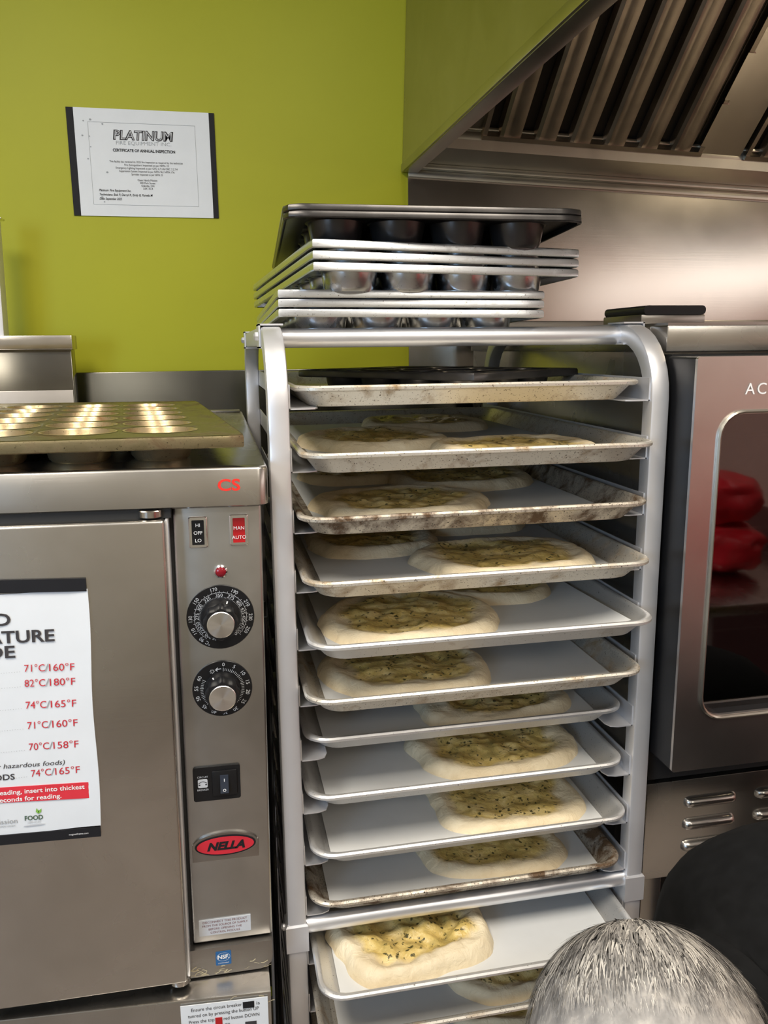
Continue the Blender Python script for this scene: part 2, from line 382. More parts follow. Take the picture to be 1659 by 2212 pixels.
for px, pz, r in ((-.303, 2.193, .0017), (-.289, 2.196, .0024), (-.265, 2.188, .002), (-.307, 2.164, .002), (-.293, 2.163, .0015), (-.299, 2.118, .0018), (-.262, 2.092, .0024), (-.276, 2.041, .0026), (-.272, 2.032, .0016), (-.292, 2.142, .0013)):
    bm = NB(); ellipse_plate(bm, px, pz, r, r*.8, yt, yt+.0003, 10)
    obj('spatter_spot', bm, M['greyink'], t, 0)

# ------------------------------------------------------------------ exhaust hood (slightly out of level)
HP = Vector((.384, .96, 2.112))
hd = thing('exhaust_hood', 'large stainless exhaust hood with baffle filters above the ovens', 'exhaust hood', HP)
hd.rotation_euler = (0, .033, 0)
def hb(name, fn, mat, parent=hd, smooth=30):
    bm = NB(); fn(bm); return obj(name, bm, mat, parent, smooth, world=False)
HW, HDP, HH = 1.85, 1.2, .72
hb('side_panel', lambda bm: (box(bm, 0, .004, -HDP, -.002, 0, HH), box(bm, -.003, .002, -HDP, -.004, -.002, .016, .001)), M['hood'])
hb('bottom_flange', lambda bm: box(bm, .0005, .032, -HDP, -.02, -.004, -.001, .0008), M['dsteel'])
hb('top_panel', lambda bm: box(bm, 0, HW, -HDP, -.002, HH, HH+.004), M['dsteel'])
hb('front_panel', lambda bm: box(bm, 0, HW, -HDP-.004, -HDP, 0, HH), M['hoodshade'])
hb('back_panel', lambda bm: box(bm, .004, HW, -.006, -.002, .0, HH), M['dsteel'])
hb('rear_rail', lambda bm: (box(bm, .012, HW, -.016, -.002, -.012, .004, .001), box(bm, .016, HW, -.030, -.002, .004, .016, .0012)), M['hood'])
hb('grease_trough', lambda bm: prism_x(bm, [(-.004, .016), (-.034, .016), (-.112, .032), (-.114, .052), (-.109, .052), (-.107, .037), (-.034, .022), (-.004, .022)], .03, HW), M['hood'])
hb('filter_rail', lambda bm: (box(bm, .05, HW, -.112, -.09, .052, .076, .001), box(bm, .05, HW, -.118, -.112, .072, .079, .001)), M['hood'])
P0 = Vector((0, -.106, .072)); S = Vector((0, -.7071, .7071)); NN = Vector((0, -.7071, -.7071)); LEN = .66
def slab(bm, x0, x1, u0_, u1_, h0, h1):
    vs = box(bm, x0, x1, u0_, u1_, h0, h1)
    for v in vs: v.co = P0 + Vector((v.co.x, 0, 0)) + S*v.co.y + NN*v.co.z
def baffle(bm, x0, x1):
    x1 += .006; prof = [(x0, 0), (x0+.004, .016), (x0+.012, .019), (x0+.020, .017), (x0+.026, .017), (x0+.034, .019), (x1-.004, .016), (x1, 0), (x1-.002, -.002), (x0+.002, -.002)]
    loft(bm, [[P0+Vector((px, 0, 0))+S*u+NN*h for px, h in prof] for u in (.004, LEN)])
hb('blank_plate', lambda bm: slab(bm, .004, .15, 0, LEN, -.004, .004), M['dsteel'])
def filt(xs, n):
    fr = hb('baffle_filter', lambda bm: (slab(bm, xs, xs+.010, 0, LEN, -.006, .020), slab(bm, xs+.012+n*.082+.014, xs+n*.082+.036, 0, LEN, -.006, .020), slab(bm, xs, xs+n*.082+.036, -.006, .004, -.006, .022), slab(bm, xs, xs+n*.082+.036, 0, LEN, -.012, -.008)), M['filter'])
    for i in range(n):
        bm = NB(); a = xs+.036+i*.082; baffle(bm, a, a+.050); obj('baffle', bm, M['filter'], fr, 30, world=False)
    bm = NB(); slab(bm, xs+.012, xs+n*.082+.02, 0, LEN, -.008, -.004); obj('backing', bm, M['backing'], fr, 0, world=False)
filt(.150, 6); filt(.790, 6); filt(1.33, 6)
hb('light_plate', lambda bm: slab(bm, .684, .782, -.004, LEN, 0, .012), M['clad'])
def clips(bm):
    for u in (.02, .13): slab(bm, .664, .682, u, u+.10, .012, .024)
hb('filter_clip', clips, M['clad'])
lampb = NB(); lathe(lampb, [(0, -.06), (.05, -.05), (.06, 0), (.06, .03), (0, .03)], (1.40, -.95, .50), n=20)
obj('lamp_globe', lampb, M['white'], hd, world=False)
l = bpy.data.lights.new('hood_lamp_light', 'POINT'); l.energy = 8; l.color = (1, .82, .55); l.shadow_soft_size = .07
lo = bpy.data.objects.new('hood_lamp_light', l); COL.objects.link(lo); lo.location = HP + Vector((1.40, -.95, .34))

# ------------------------------------------------------------------ convection oven at the right (behind and beside the rack)
ov = thing('convection_oven', 'stainless convection oven with glass door at right of the rack', 'oven', (.53, .03, 0))
bm = NB(); box(bm, .533, 1.55, .06, .88, 1.085, 1.712, .003)
obj('body', bm, M['steel'], ov)
bm = NB(); box(bm, .530, 1.56, .030, .89, 1.709, 1.744, .002); obj('top_slab', bm, M['steel'], ov)
bm = NB(); box(bm, .534, 1.56, .036, .89, 1.744, 1.7475); obj('top_sheet', bm, M['dsteel'], ov)
bm = NB(); box(bm, .60, 1.55, .86, .88, 1.747, 1.775, .002); obj('rear_upstand', bm, M['dsteel'], ov)
bm = NB(); box(bm, .536, 1.53, .025, .062, 1.09, 1.706); obj('door_jamb', bm, M['dark'], ov)
dr_ = NB()
# door as a frame round the window
wx0, wx1, wz0, wz1 = .566, 1.14, 1.222, 1.632
pts_o = rrect((1.20-.527)/2, (1.704-1.144)/2, .004, 6); pts_i = rrect((wx1-wx0)/2, (wz1-wz0)/2, .03, 6)
ocx, ocz = (1.20+.527)/2, (1.704+1.144)/2; icx, icz = (wx0+wx1)/2, (wz0+wz1)/2
A = [(ocx+a, -.05, ocz+b_) for a, b_ in pts_o]; B = [(icx+a, -.05, icz+b_) for a, b_ in pts_i]
A2 = [(a, -.045, c_) for a, _, c_ in A]; B2 = [(a, -.045, c_) for a, _, c_ in B]
loft(dr_, [A, B, B2, A2], closed=True)
door = obj('door', dr_, M['odoor'], ov, 20)
bm = NB(); A3, B3 = [(a, -.0449, c_) for a, _, c_ in A], [(a, -.0449, c_) for a, _, c_ in B]
loft(bm, [A3, B3, [(a, .018, c_) for a, _, c_ in B], [(a, .018, c_) for a, _, c_ in A]], closed=True); obj('inner_frame', bm, M['black'], door, 20)
bm = NB(); a1 = [(icx+a, z_, icz+b_) for z_, (a, b_) in ((-.0515, p) for p in rrect((wx1-wx0)/2+.003, (wz1-wz0)/2+.003, .033))]
sweep(bm, a1 + [a1[0]], circ(.0026, 6)); obj('window_trim', bm, M['hood'], door)
bm = NB(); box(bm, wx0-.004, wx1+.004, -.030, -.026, wz0-.004, wz1+.004); obj('window_glass', bm, M['glass'], door, 0)
bm = NB(); text(bm, 'ACME', .0205, (.595, -.0512, 1.6565), align='LEFT', spacing=1.25)
obj('lettering', bm, M['white'], door, 0)
# cavity shelves seen through the glass
for z in (1.325, 1.47, 1.60):
    bm = NB()
    tube(bm, [(.56, .0, z), (1.19, .0, z)], .003, 6)
    for i in range(14): tube(bm, [(.57+i*.045, .0, z), (.57+i*.045, .016, z)], .0018, 6)
    obj('oven_rack', bm, M['chrome'], ov)
bm = NB(); box(bm, .539, 1.55, .030, .075, .920, 1.080, .0015); low = obj('lower_panel', bm, M['steel'], ov)
for i in range(3):
    for j in range(3):
        z = 1.043-.0365*i; x0 = .600+.120*j
        bm = NB(); pr = [(-.0115*math.sin(PI*q/8), -.0092*math.cos(PI*q/8)) for q in range(9)]
        L = [[(x0+.088*u, .031+a*k, z+b_*(.35+.65*k)) for a, b_ in pr] for u, k in ((0, .05), (.02, .45), (.05, .78), (.10, .96), (.14, 1), (.86, 1), (.90, .96), (.95, .78), (.98, .45), (1, .05))]
        loft(bm, L); obj('louvre', bm, M['steel'], low, 70)
bm = NB(); box(bm, .539, 1.55, .12, .86, .93, 1.085); obj('base_housing', bm, M['dark'], ov)
bm = NB(); box(bm, .545, 1.52, .80, .815, .05, .93); obj('under_oven_dark_back', bm, M['black'], ov)  # added black sheet standing in for the darkness under the oven
bm = NB(); box(bm, .541, .546, .08, .80, .05, .93); obj('under_oven_dark_side', bm, M['dsteel'], ov)  # added sheet hiding the wall where shade falls under the oven
for lx in (.540, 1.49):
    for ly in (.032, .80):
        bm = NB(); box(bm, lx, lx+.033, ly, ly+.04, .0, .925, .002); obj('leg', bm, M['steel'], ov)
for z in (1.56, 1.40, 1.25):
    bm = NB(); lathe(bm, [(.0045, 0), (.0045, .002), (.003, .0035), (0, .0035)], (.533, .5, z), (-1, 0, 0), 12); obj('screw', bm, M['chrome'], ov)
bx = thing('metal_box', 'small grey metal box with black lid lying on the oven top', 'box', (.6, .18, 1.748))
bm = NB(); box(bm, .546, .648, .13, .25, 1.7478, 1.762, .002); obj('body', bm, M['dsteel'], bx)
bm = NB(); plate(bm, .598, 1.768, .049, .0065, .006, .128, .252); obj('lid', bm, M['black'], bx)

# ------------------------------------------------------------------ oven at the left
ol = thing('oven', 'stainless countertop convection oven with control panel left of the rack', 'oven', (0, -.03, 1.54))
ol.rotation_euler = (0, .014, 0)
bm = NB(); box(bm, -.74, -.014, -.018, .79, .93, 1.543, .002); obj('body', bm, M['panel'], ol)
bm = NB(); pts = rrect(.377, .4275, .012, 5); cx_, cy_ = -.383, .3725
lp = lambda k, z: [(cx_+a*k, cy_+b_*k, z) for a, b_ in pts]
loft(bm, [[(cx_+a, cy_+b_, z) for a, b_ in rrect(.377-i, .4275-i, .012, 5)] for z, i in ((1.5435, .003), (1.5455, 0), (1.586, 0), (1.5885, .0012), (1.5895, .004))])
lid = obj('lid', bm, M['steel'], ol, 50)
bm = NB(); text(bm, 'CS', .0185, (-.0500, -.0562, 1.5630), bold=.022, width=.0250); obj('lettering', bm, M['redcs'], lid, 0)
bm = NB(); box(bm, -.40, -.012, .755, .788, 1.5895, 1.594, .001); obj('rear_strip', bm, M['dsteel'], lid)
bm = NB(); box(bm, -.1145, -.0135, -.032, -.015, .972, 1.5425, .0035, 3)
cpn = obj('control_panel', bm, M['panel'], ol)
bm = NB(); box(bm, -.1185, -.1145, -.028, -.012, .94, 1.5425); obj('door_side_gap', bm, M['dark'], ol)  # dark filler standing in for the shaded gap between door and panel
bm = NB(); box(bm, -.1216, -.1182, -.056, -.026, .946, 1.5325, .0012); obj('door_edge_strip', bm, M['bar'], ol)
bm = NB(); box(bm, -.74, -.1215, -.065, -.024, .945, 1.533, .0035, 3); do = obj('door', bm, M['steel'], ol)
bm = NB(); box(bm, -.74, -.115, -.05, -.016, 1.533, 1.5435); obj('door_gap', bm, M['dark'], ol)
for z, h, r in ((1.5345, .0085, .0135), (.936, .008, .013)):
    bm = NB(); lathe(bm, [(0, 0), (r*.9, 0), (r, .001), (r, h-.001), (r*.9, h), (0, h)], (-.137 if h > .0082 else -.131, -.048, z), n=24); obj('hinge', bm, M['clad'], ol)
bm = NB(); box(bm, -.165, -.15, -.045, -.035, 1.535, 1.541, .001); obj('hinge_bracket', bm, M['black'], ol)
def rocker(cx, cz, hw, hh, mat, words, lab):
    bm = NB(); pts = lambda a, b_, r, y: [(cx+p, y, cz+q) for p, q in rrect(a, b_, r, 4)]
    loft(bm, [pts(hw, hh, .002, -.031), pts(hw, hh, .002, -.0345), pts(hw-.001, hh-.001, .002, -.0355), pts(hw-.0035, hh-.004, .001, -.0355), pts(hw-.0035, hh-.004, .001, -.033)])
    fr = obj('rocker_switch', bm, M['chrome'], cpn)
    bm = NB(); a, b_ = hw-.0036, hh-.0041
    loft(bm, [[(cx-a, y, cz-b_), (cx+a, y, cz-b_), (cx+a, y2, cz), (cx+a, y3, cz+b_), (cx-a, y3, cz+b_), (cx-a, y2, cz)] for y, y2, y3 in ((-.032, -.032, -.032), (-.0372, -.0345, -.0352))])
    r = obj('rocker', bm, mat, fr); r['label'] = lab
    bm = NB()
    for s, dz in words: text(bm, s, .0058, (cx, -.0375, cz+dz-.002))
    obj('lettering', bm, M['white'], fr, 0)
rocker(-.0865, 1.5115, .0105, .0185, M['black'], (('HI', .009), ('OFF', 0), ('LO', -.009)), 'black rocker marked HI OFF LO')
rocker(-.040, 1.5125, .0105, .0185, M['red'], (('MAN', .003), ('AUTO', -.008)), 'red rocker marked MAN AUTO')
bm = NB(); lathe(bm, [(.0078, 0), (.0078, .003), (.0062, .0042), (.006, .003)], (-.0625, -.032, 1.4635), (0, -1, 0), 24); il = obj('indicator_light', bm, M['chrome'], cpn)
bm = NB(); lathe(bm, [(.0062, 0), (.006, .004), (.004, .0055), (0, .006)], (-.0625, -.032, 1.4635), (0, -1, 0), 20); obj('lens', bm, M['darkred'], il)
def dial(cx, cz, R, lab, build, kx, pointer):
    bm = NB(); lathe(bm, [(R, 0), (R, .0012), (R-.0006, .0018), (0, .0018)], (cx, -.032, cz), (0, -1, 0), 56)
    dl = obj('dial', bm, M['black'], cpn); dl['label'] = lab
    bm = NB(); build(bm, cx, cz, R, -.0341); obj('dial_markings', bm, M['label'], dl, 0)
    bm = NB(); lathe(bm, [(R*.60, 0), (R*.58, .004), (R*.47, .010), (R*.44, .011), (0, .011)], (cx, -.0338, cz), (0, -1, 0), 40)
    wob = lambda a: 1+.05*math.cos(8*a)
    lathe(bm, [(.0195, .010), (.0190, .026), (.0180, .028), (0, .028)], (cx, -.0338, cz), (0, -1, 0), 64, wob)
    kn = obj('knob', bm, M['black'], dl, 25)
    bm = NB(); lathe(bm, [(.0158, 0), (.0158, .0012), (.0150, .0018), (0, .0022)], (cx, -.0617, cz), (0, -1, 0), 40); obj('knob_cap', bm, M['spun'], kn)
    bm = NB(); p = pointer; d = Vector((math.sin(p), math.cos(p)))
    a = Vector((cx, cz))+d*R*.40; c_ = Vector((cx, cz))+d*R*.57
    n = Vector((-d.y, d.x))*.0007
    bm.faces.new([bm.verts.new(v) for v in ((a.x+n.x, -.0452, a.y+n.y), (a.x-n.x, -.0452, a.y-n.y), (c_.x-n.x, -.0398, c_.y-n.y), (c_.x+n.x, -.0398, c_.y+n.y))]); obj('pointer', bm, M['white'], kn, 0)
m, nt, b = new_mat('spun_metal'); setc(b, (.80, .80, .80), .22, 1); b.inputs['Anisotropic'].default_value = .8
tn = nt.nodes.new('ShaderNodeTangent'); tn.direction_type = 'RADIAL'; tn.axis = 'Y'; nt.links.new(tn.outputs[0], b.inputs['Tangent']); M['spun'] = m
D2R = PI/180
def ring_text(bm, cx, cz, r, y, items, size):
    for s, a in items:
        a *= D2R; text(bm, s, size, (cx+r*math.sin(a), y, cz+r*math.cos(a)), rot=a, valign='CENTER')
def tick(bm, cx, cz, r0, r1, a, y, wd=.0005):
    a *= D2R; s_, c_ = math.sin(a), math.cos(a); lineart(bm, [(cx+r0*s_, cz+r0*c_), (cx+r1*s_, cz+r1*c_)], wd, y)
def thermo(bm, cx, cz, R, y):
    ring_text(bm, cx, cz, R*.88, y, [('90', -139), ('110', -117), ('130', -91), ('150', -53), ('170', -12), ('190', 29), ('210', 63), ('230', 93), ('250', 120), ('\u00b0C', -153)], .0060)
    ring_text(bm, cx, cz, R*.68, y, [('200', -146), ('225', -125), ('250', -108), ('275', -85), ('300', -61), ('325', -33), ('350', -2), ('375', 28), ('400', 54), ('425', 77), ('450', 98), ('475', 117), ('500', 136), ('\u00b0F', -163)], .0058)
    for i in range(34):
        a = -145+i*8.5; tick(bm, cx, cz, R*.765, R*(.82 if i % 2 else .80), a, y, .0004)
        if i: 
            p, q = (a-8.5)*D2R, a*D2R; lineart(bm, [(cx+R*.77*math.sin(p), cz+R*.77*math.cos(p)), (cx+R*.77*math.sin(q), cz+R*.77*math.cos(q))], .0004, y)
    for i in range(71): tick(bm, cx, cz, R*.60, R*.635, -140+i*4, y, .0003)
def timer(bm, cx, cz, R, y):
    ring_text(bm, cx, cz, R*.86, y, [(str(v), 4+v*4.92) for v in range(0, 65, 5)], .0064)
    for i in range(61): tick(bm, cx, cz, R*(.64 if i % 5 else .62), R*(.73 if i % 5 else .75), 4+i*4.92, y, .0005)
    tick(bm, cx, cz, R*.70, R*.705, 0, y); a = -9*D2R
    lineart(bm, [(cx-.001, cz+R*.72), (cx-R*.22, cz+R*.69)], .0010, y); lineart(bm, [(cx-R*.13, cz+R*.76), (cx-R*.22, cz+R*.69), (cx-R*.14, cz+R*.64)], .0009, y)
    for k in range(8):
        q = k*PI/4; lineart(bm, [(cx-R*.32+.0012*math.sin(q), cz+R*.64+.0012*math.cos(q)), (cx-R*.32+.003*math.sin(q), cz+R*.64+.003*math.cos(q))], .0005, y)
dial(-.0645, 1.4075, .0395, 'black thermostat dial in degrees', thermo, 0, 22*D2R)
dial(-.0655, 1.3175, .0355, 'black minute timer dial', timer, 0, -33*D2R)
bm = NB(); plate(bm, -.0765, 1.1945, .0285, .0225, .003, -.0345, -.031); cb = obj('circuit_breaker', bm, M['black'], cpn)
bm = NB(); box(bm, -.082, -.052, -.0365, -.034, 1.1785, 1.2115, .001); obj('breaker_frame', bm, M['black'], cb)
bm = NB(); prism_x(bm, [(-.036, 1.1835), (-.0425, 1.1845), (-.0395, 1.1955), (-.038, 1.2055), (-.036, 1.2060)], -.0725, -.0625)
rk = obj('breaker_toggle', bm, plain('navy_plastic', (.02, .026, .04), .3), cb)
bm = NB(); lineart(bm, [(-.0675, 1.1985), (-.0675, 1.2025)], .0008, -.0398)
n = 14
for i in range(n): lineart(bm, [(-.0675+.0016*math.sin(2*PI*i/n), 1.1885+.0016*math.cos(2*PI*i/n)), (-.0675+.0016*math.sin(2*PI*(i+1)/n), 1.1885+.0016*math.cos(2*PI*(i+1)/n))], .0008, -.0424)
obj('toggle_marks', bm, M['white'], cb, 0)
bm = NB(); plate(bm, -.0935, 1.196, .0058, .0056, .0018, -.0349, -.0345); obj('breaker_symbol', bm, M['label'], cb)
bm = NB(); text(bm, 'CIRCUIT', .0034, (-.0935, -.0349, 1.2035)); text(bm, 'BREAKER', .0034, (-.0935, -.0349, 1.1865)); obj('lettering', bm, M['label'], cb, 0)
bm = NB(); lineart(bm, [(-.0985+.0011*i, 1.1965+.0022*math.sin(PI*i/9)) for i in range(10)], .0007, -.0352)
lineart(bm, [(-.0985, 1.1945), (-.0965, 1.1945)], .0013, -.0352); lineart(bm, [(-.0905, 1.1945), (-.0885, 1.1945)], .0013, -.0352); obj('symbol_lines', bm, M['ink'], cb, 0)
# brand badge
bc, bz = -.0690, 1.1095
bm = NB(); box(bm, bc-.041, bc+.041, -.034, -.031, bz-.021, bz+.004, .0008)
ellipse_plate(bm, bc, bz+.0005, .0405, .0165, -.0345, -.031); bd = obj('brand_badge', bm, M['dsteel'], cpn)
bm = NB(); ellipse_plate(bm, bc, bz, .0375, .0138, -.0352, -.034); obj('badge_ring', bm, M['ink'], bd)
bm = NB(); ellipse_plate(bm, bc, bz, .0352, .0118, -.0357, -.034); obj('badge_field', bm, M['redink'], bd)
bm = NB(); text(bm, 'NELLA', .0145, (bc, -.0361, bz-.0048), bold=.05, shear=.3, sx=1.08); obj('lettering', bm, M['ink'], bd, 0)
bm = NB(); box(bm, -.106, -.041, -.0331, -.031, .983, 1.0055); wl = obj('warning_label', bm, M['label'], cpn, 0)
bm = NB()
for i, s in enumerate(('DISCONNECT THIS PRODUCT', 'FROM THE SOURCE OF SUPPLY', 'BEFORE OPENING THE', 'CONTROL MODULE')): text(bm, s, .0041, (-.0735, -.0334, 1.0008-.0051*i))
obj('lettering', bm, plain('brown_ink', (.20, .08, .08), .6), wl, 0)
bm = NB(); L0 = [(-.121, .930), (-.030, .930), (-.0215, .9325), (-.0165, .938), (-.0145, .9455), (-.0145, .9695), (-.121, .9695)]
loft(bm, [[(a, y, c_) for a, c_ in L0] for y in (0, -.036, -.040)]); bc_ = obj('base_cap', bm, M['dsteel'], ol)
bm = NB(); plate(bm, -.077, .9535, .0098, .0098, .0015, -.0406, -.039); ns = obj('certification_sticker', bm, M['blue'], bc_)
bm = NB(); text(bm, 'NSF.', .0078, (-.077, -.0409, .9530), bold=.03)
for i in range(24):
    p, q = 2*PI*i/24, 2*PI*(i+1)/24; lineart(bm, [(-.077+.0082*math.cos(p), .9555+.0058*math.sin(p)), (-.077+.0082*math.cos(q), .9555+.0058*math.sin(q))], .0003, -.0409)
text(bm, 'COMPONENT', .0022, (-.077, -.0409, .9460)); obj('lettering', bm, M['white'], ns, 0)
bm = NB(); FY = lambda x: -.078+(x+.03)*-.057
L0 = [(-.74, FY(-.74)), (-.020, FY(-.020)), (-.020, .76), (-.74, .76)]
loft(bm, [[(a, b_+i, z) for a, b_ in L0] for z, i in ((.50, 0), (.9245, 0), (.9265, .0008), (.927, .003))]); st = obj('base', bm, M['steel'], ol)
for sx in (-.70, -.10):
    for sy_ in (0.02, .68):
        bm = NB(); box(bm, sx, sx+.04, sy_, sy_+.04, 0, .502); obj('leg', bm, M['dsteel'], ol)
# dried tape residue
m, nt, b = new_mat('old_tape'); setc(b, (.75, .65, .42), .3); b.inputs['Alpha'].default_value = .55; M['tape'] = m
bm = NB()
for i in range(46):
    x = random.uniform(-.125, -.025); z = random.uniform(.9315, .943) if i % 3 else random.uniform(.905, .925); y = -.0405 if z > .93 else FY(x)-.0004
    a = random.uniform(-.5, 1.1); L = random.uniform(.003, .013); pts = []
    for k in range(5): pts.append((x+L*k/4*math.cos(a), z+L*k/4*math.sin(a)*.35+.0012*math.sin(k+i)))
    pts = [(p, q) for p, q in pts if (q > .9315 if y > -.05 else q < .9265)]
    if len(pts) > 1: lineart(bm, pts, random.uniform(.0005, .0016), y)
o = obj('tape_residue', bm, M['tape'], ol, 0); o['kind'] = 'stuff'

# ------------------------------------------------------------------ poster on the left door
po = thing('poster', 'white food temperature poster in magnetic sleeve on the oven door', 'poster', (-.33, -.066, 1.32))
yp = -.0675
bm = NB(); N = 40; Lp = []
for i in range(N+1):
    z = 1.178+(1.463-1.178)*i/N; u = i/N
    xr = -.2150+.0012*math.sin(9*u)+.0070*u
    Lp.append([(-.455, yp+.0006, z), (-.34, yp-.0003*math.sin(7*u), z), (xr-.02, yp-.0004*math.sin(5*u), z), (xr, yp-.0016-.0008*math.sin(11*u), z), (xr, yp+.0008, z), (-.455, yp+.0012, z)])
loft(bm, Lp); obj('sheet', bm, M['paper'], po, 40)
for zl, zr, xr in ((1.4660, 1.4610, -.2085), (1.1680, 1.1640, -.2158)):
    bm = NB(); h = .0145 if zl > 1.3 else .0120; sl = (zr-zl)/.11; zz = lambda x: zr+(x-xr)*sl
    loft(bm, [[(-.455, y, zz(-.455)), (xr, y, zr), (xr, y, zr+h), (-.455, y, zz(-.455)+h)] for y in (yp+.0008, yp-.0017)]); obj('magnetic_strip', bm, M['ink'], po, 0)
yq = yp-.0009; TR_ = .035
for q, xr, z, wd in (('FOOD', -.2889, 1.4280, .0640), ('TEMPERATURE', -.2460, 1.4065, .1480), ('GUIDE', -.2880, 1.3925, .0700)):
    bm = NB(); text(bm, q, .0195, (xr, yq, z-(.0015 if q[0] == 'G' else 0)), align='RIGHT', bold=.022, rot=TR_, width=wd); obj('heading', bm, M['ink2'], po, 0)
for a, b_, xr, zr, xl, zl in (('71\u00b0C', '160\u00b0F', -.2281, 1.3706, -.2811, 1.3735), ('82\u00b0C', '180\u00b0F', -.2285, 1.3535, -.2822, 1.3560), ('74\u00b0C', '165\u00b0F', -.2296, 1.3275, -.2836, 1.3303), ('71\u00b0C', '160\u00b0F', -.2300, 1.3040, -.2840, 1.3060), ('70\u00b0C', '158\u00b0F', -.2311, 1.2781, -.2848, 1.2803), ('74\u00b0C', '165\u00b0F', -.2321, 1.2466, -.2853, 1.2479)):
    W = xr-xl; ro = math.atan2(zl-zr, W); zz = lambda x: zl+(zr-zl)*(x-xl)/W
    bm = NB(); text(bm, a, .0120, (xl, yq, zl), align='LEFT', rot=ro, width=.400*W); text(bm, b_, .0120, (xr, yq, zr), align='RIGHT', rot=ro, width=.500*W); obj('temperature_figure', bm, M['redink'], po, 0)
    bm = NB(); text(bm, '/', .0125, (xl+.445*W, yq, zz(xl+.445*W)), rot=ro, width=.085*W); obj('slash', bm, M['greyink'], po, 0)
    bm = NB()
    for k in range(24): lineart(bm, [(xl-.004-k*.0027, zl+.0005), (xl-.0046-k*.0027, zl+.0005)], .0006, yq)
    obj('dotted_line', bm, M['greyink'], po, 0)
bm = NB(); text(bm, '(and other hazardous foods)', .0080, (-.2477, yq, 1.2590), align='RIGHT', shear=.2, rot=TR_, width=.108); obj('small_print', bm, M['ink2'], po, 0)
bm = NB(); text(bm, 'FOODS', .0098, (-.3020, yq, 1.2470), align='RIGHT', bold=.015, rot=TR_, width=.036); obj('food_line', bm, M['ink2'], po, 0)
bm = NB(); loft(bm, [[(-.45, y, 1.2285), (-.2262, y, 1.2120), (-.2192, y, 1.2135), (-.2185, y, 1.2335), (-.2262, y, 1.2335), (-.45, y, 1.2455)][0:1]+[(-.2185, y, 1.2135), (-.2185, y, 1.2335), (-.45, y, 1.2455)] for y in (yq+.0004, yq-.0002)]); rb = obj('red_banner', bm, plain('banner_red', (.62, .028, .045), .5), po, 0)
bm = NB(); text(bm, 'For an accurate reading, insert into thickest', .0078, (-.2290, yq-.0005, 1.2265), align='RIGHT', bold=.015, rot=TR_, width=.150); obj('banner_lettering', bm, M['white'], rb, 0)
bm = NB(); text(bm, 'part. Wait 15 seconds for reading.', .0078, (-.2545, yq-.0005, 1.2185), align='RIGHT', bold=.015, rot=TR_, width=.118); obj('banner_lettering', bm, M['white'], rb, 0)
bm = NB(); text(bm, 'Mission', .0085, (-.3040, yq, 1.1930), align='RIGHT', rot=TR_, width=.026); obj('mission_lettering', bm, M['greyink'], po, 0)
bm = NB(); text(bm, 'OPEN HANDS', .0028, (-.307, yq, 1.1890), align='RIGHT', rot=TR_); obj('mission_subline', bm, M['greyink'], po, 0)
bm = NB(); text(bm, 'FOOD', .0080, (-.2868, yq, 1.1945), bold=.02, rot=TR_, width=.0195); obj('logo_lettering', bm, plain('dark_green_ink', (.04, .09, .05), .6), po, 0)
bm = NB(); text(bm, 'SERVICES', .0036, (-.2868, yq, 1.1905), rot=TR_); obj('logo_subline', bm, M['label'], po, 0)
bm = NB(); ellipse_plate(bm, -.2868, 1.1880, .0115, .0009, yq-.0001, yq+.0002); obj('logo_dish', bm, M['label'], po, 0)
bm = NB()
for a in (-.1, -.9):
    d = Vector((math.sin(a+.7), math.cos(a+.7))); n = Vector((-d.y, d.x)); p = Vector((-.2815, 1.2015))
    bm.faces.new([bm.verts.new((q.x, yq, q.y)) for q in (p, p+d*.003+n*.0018, p+d*.0072, p+d*.003-n*.0018)])
obj('leaf_mark', bm, M['green'], po, 0)
bm = NB(); text(bm, 'magnetframe.com', .0030, (-.2290, yp-.0020, 1.1695), align='RIGHT', rot=TR_); obj('strip_lettering', bm, M['white'], po, 0)
# ------------------------------------------------------------------ instruction sheet on the oven base
ins = thing('instruction_sheet', 'white paper with breaker instructions taped below the oven door', 'sign', (-.086, -.0765, .86))
ins.rotation_euler = (0, .006, -.057)
ys = -.0785
bm = NB(); box(bm, -.1400, -.0330, ys, ys+.001, .80, .9235); obj('sheet', bm, M['paper'], ins, 0)
for q, xl, wd, z in (('Ensure the circuit breaker', -.1275, .0620, .9145), ('is', -.0475, .004, .9145), ('tunred on by pressing the button UP', -.1315, .0870, .9060), ('Press the top', -.1310, .0310, .8975), ('red button DOWN', -.0885, .0440, .8975), ('to turn the oven on', -.131, .05, .889)):
    bm = NB(); text(bm, q, .0068, (xl, ys-.0004, z), align='LEFT', width=wd, rot=-.01); obj('lettering', bm, M['ink2'], ins, 0)
bm = NB(); box(bm, -.0640, -.0500, ys-.0006, ys, .9110, .9200); obj('black_button_picture', bm, M['ink'], ins, 0)
bm = NB(); box(bm, -.0985, -.0900, ys-.0006, ys, .888, .9020); obj('red_button_picture', bm, M['red'], ins, 0)
bm = NB(); box(bm, -.0620, -.0480, ys-.0006, ys, .880, .8910); obj('dark_button_picture', bm, M['ink2'], ins, 0)
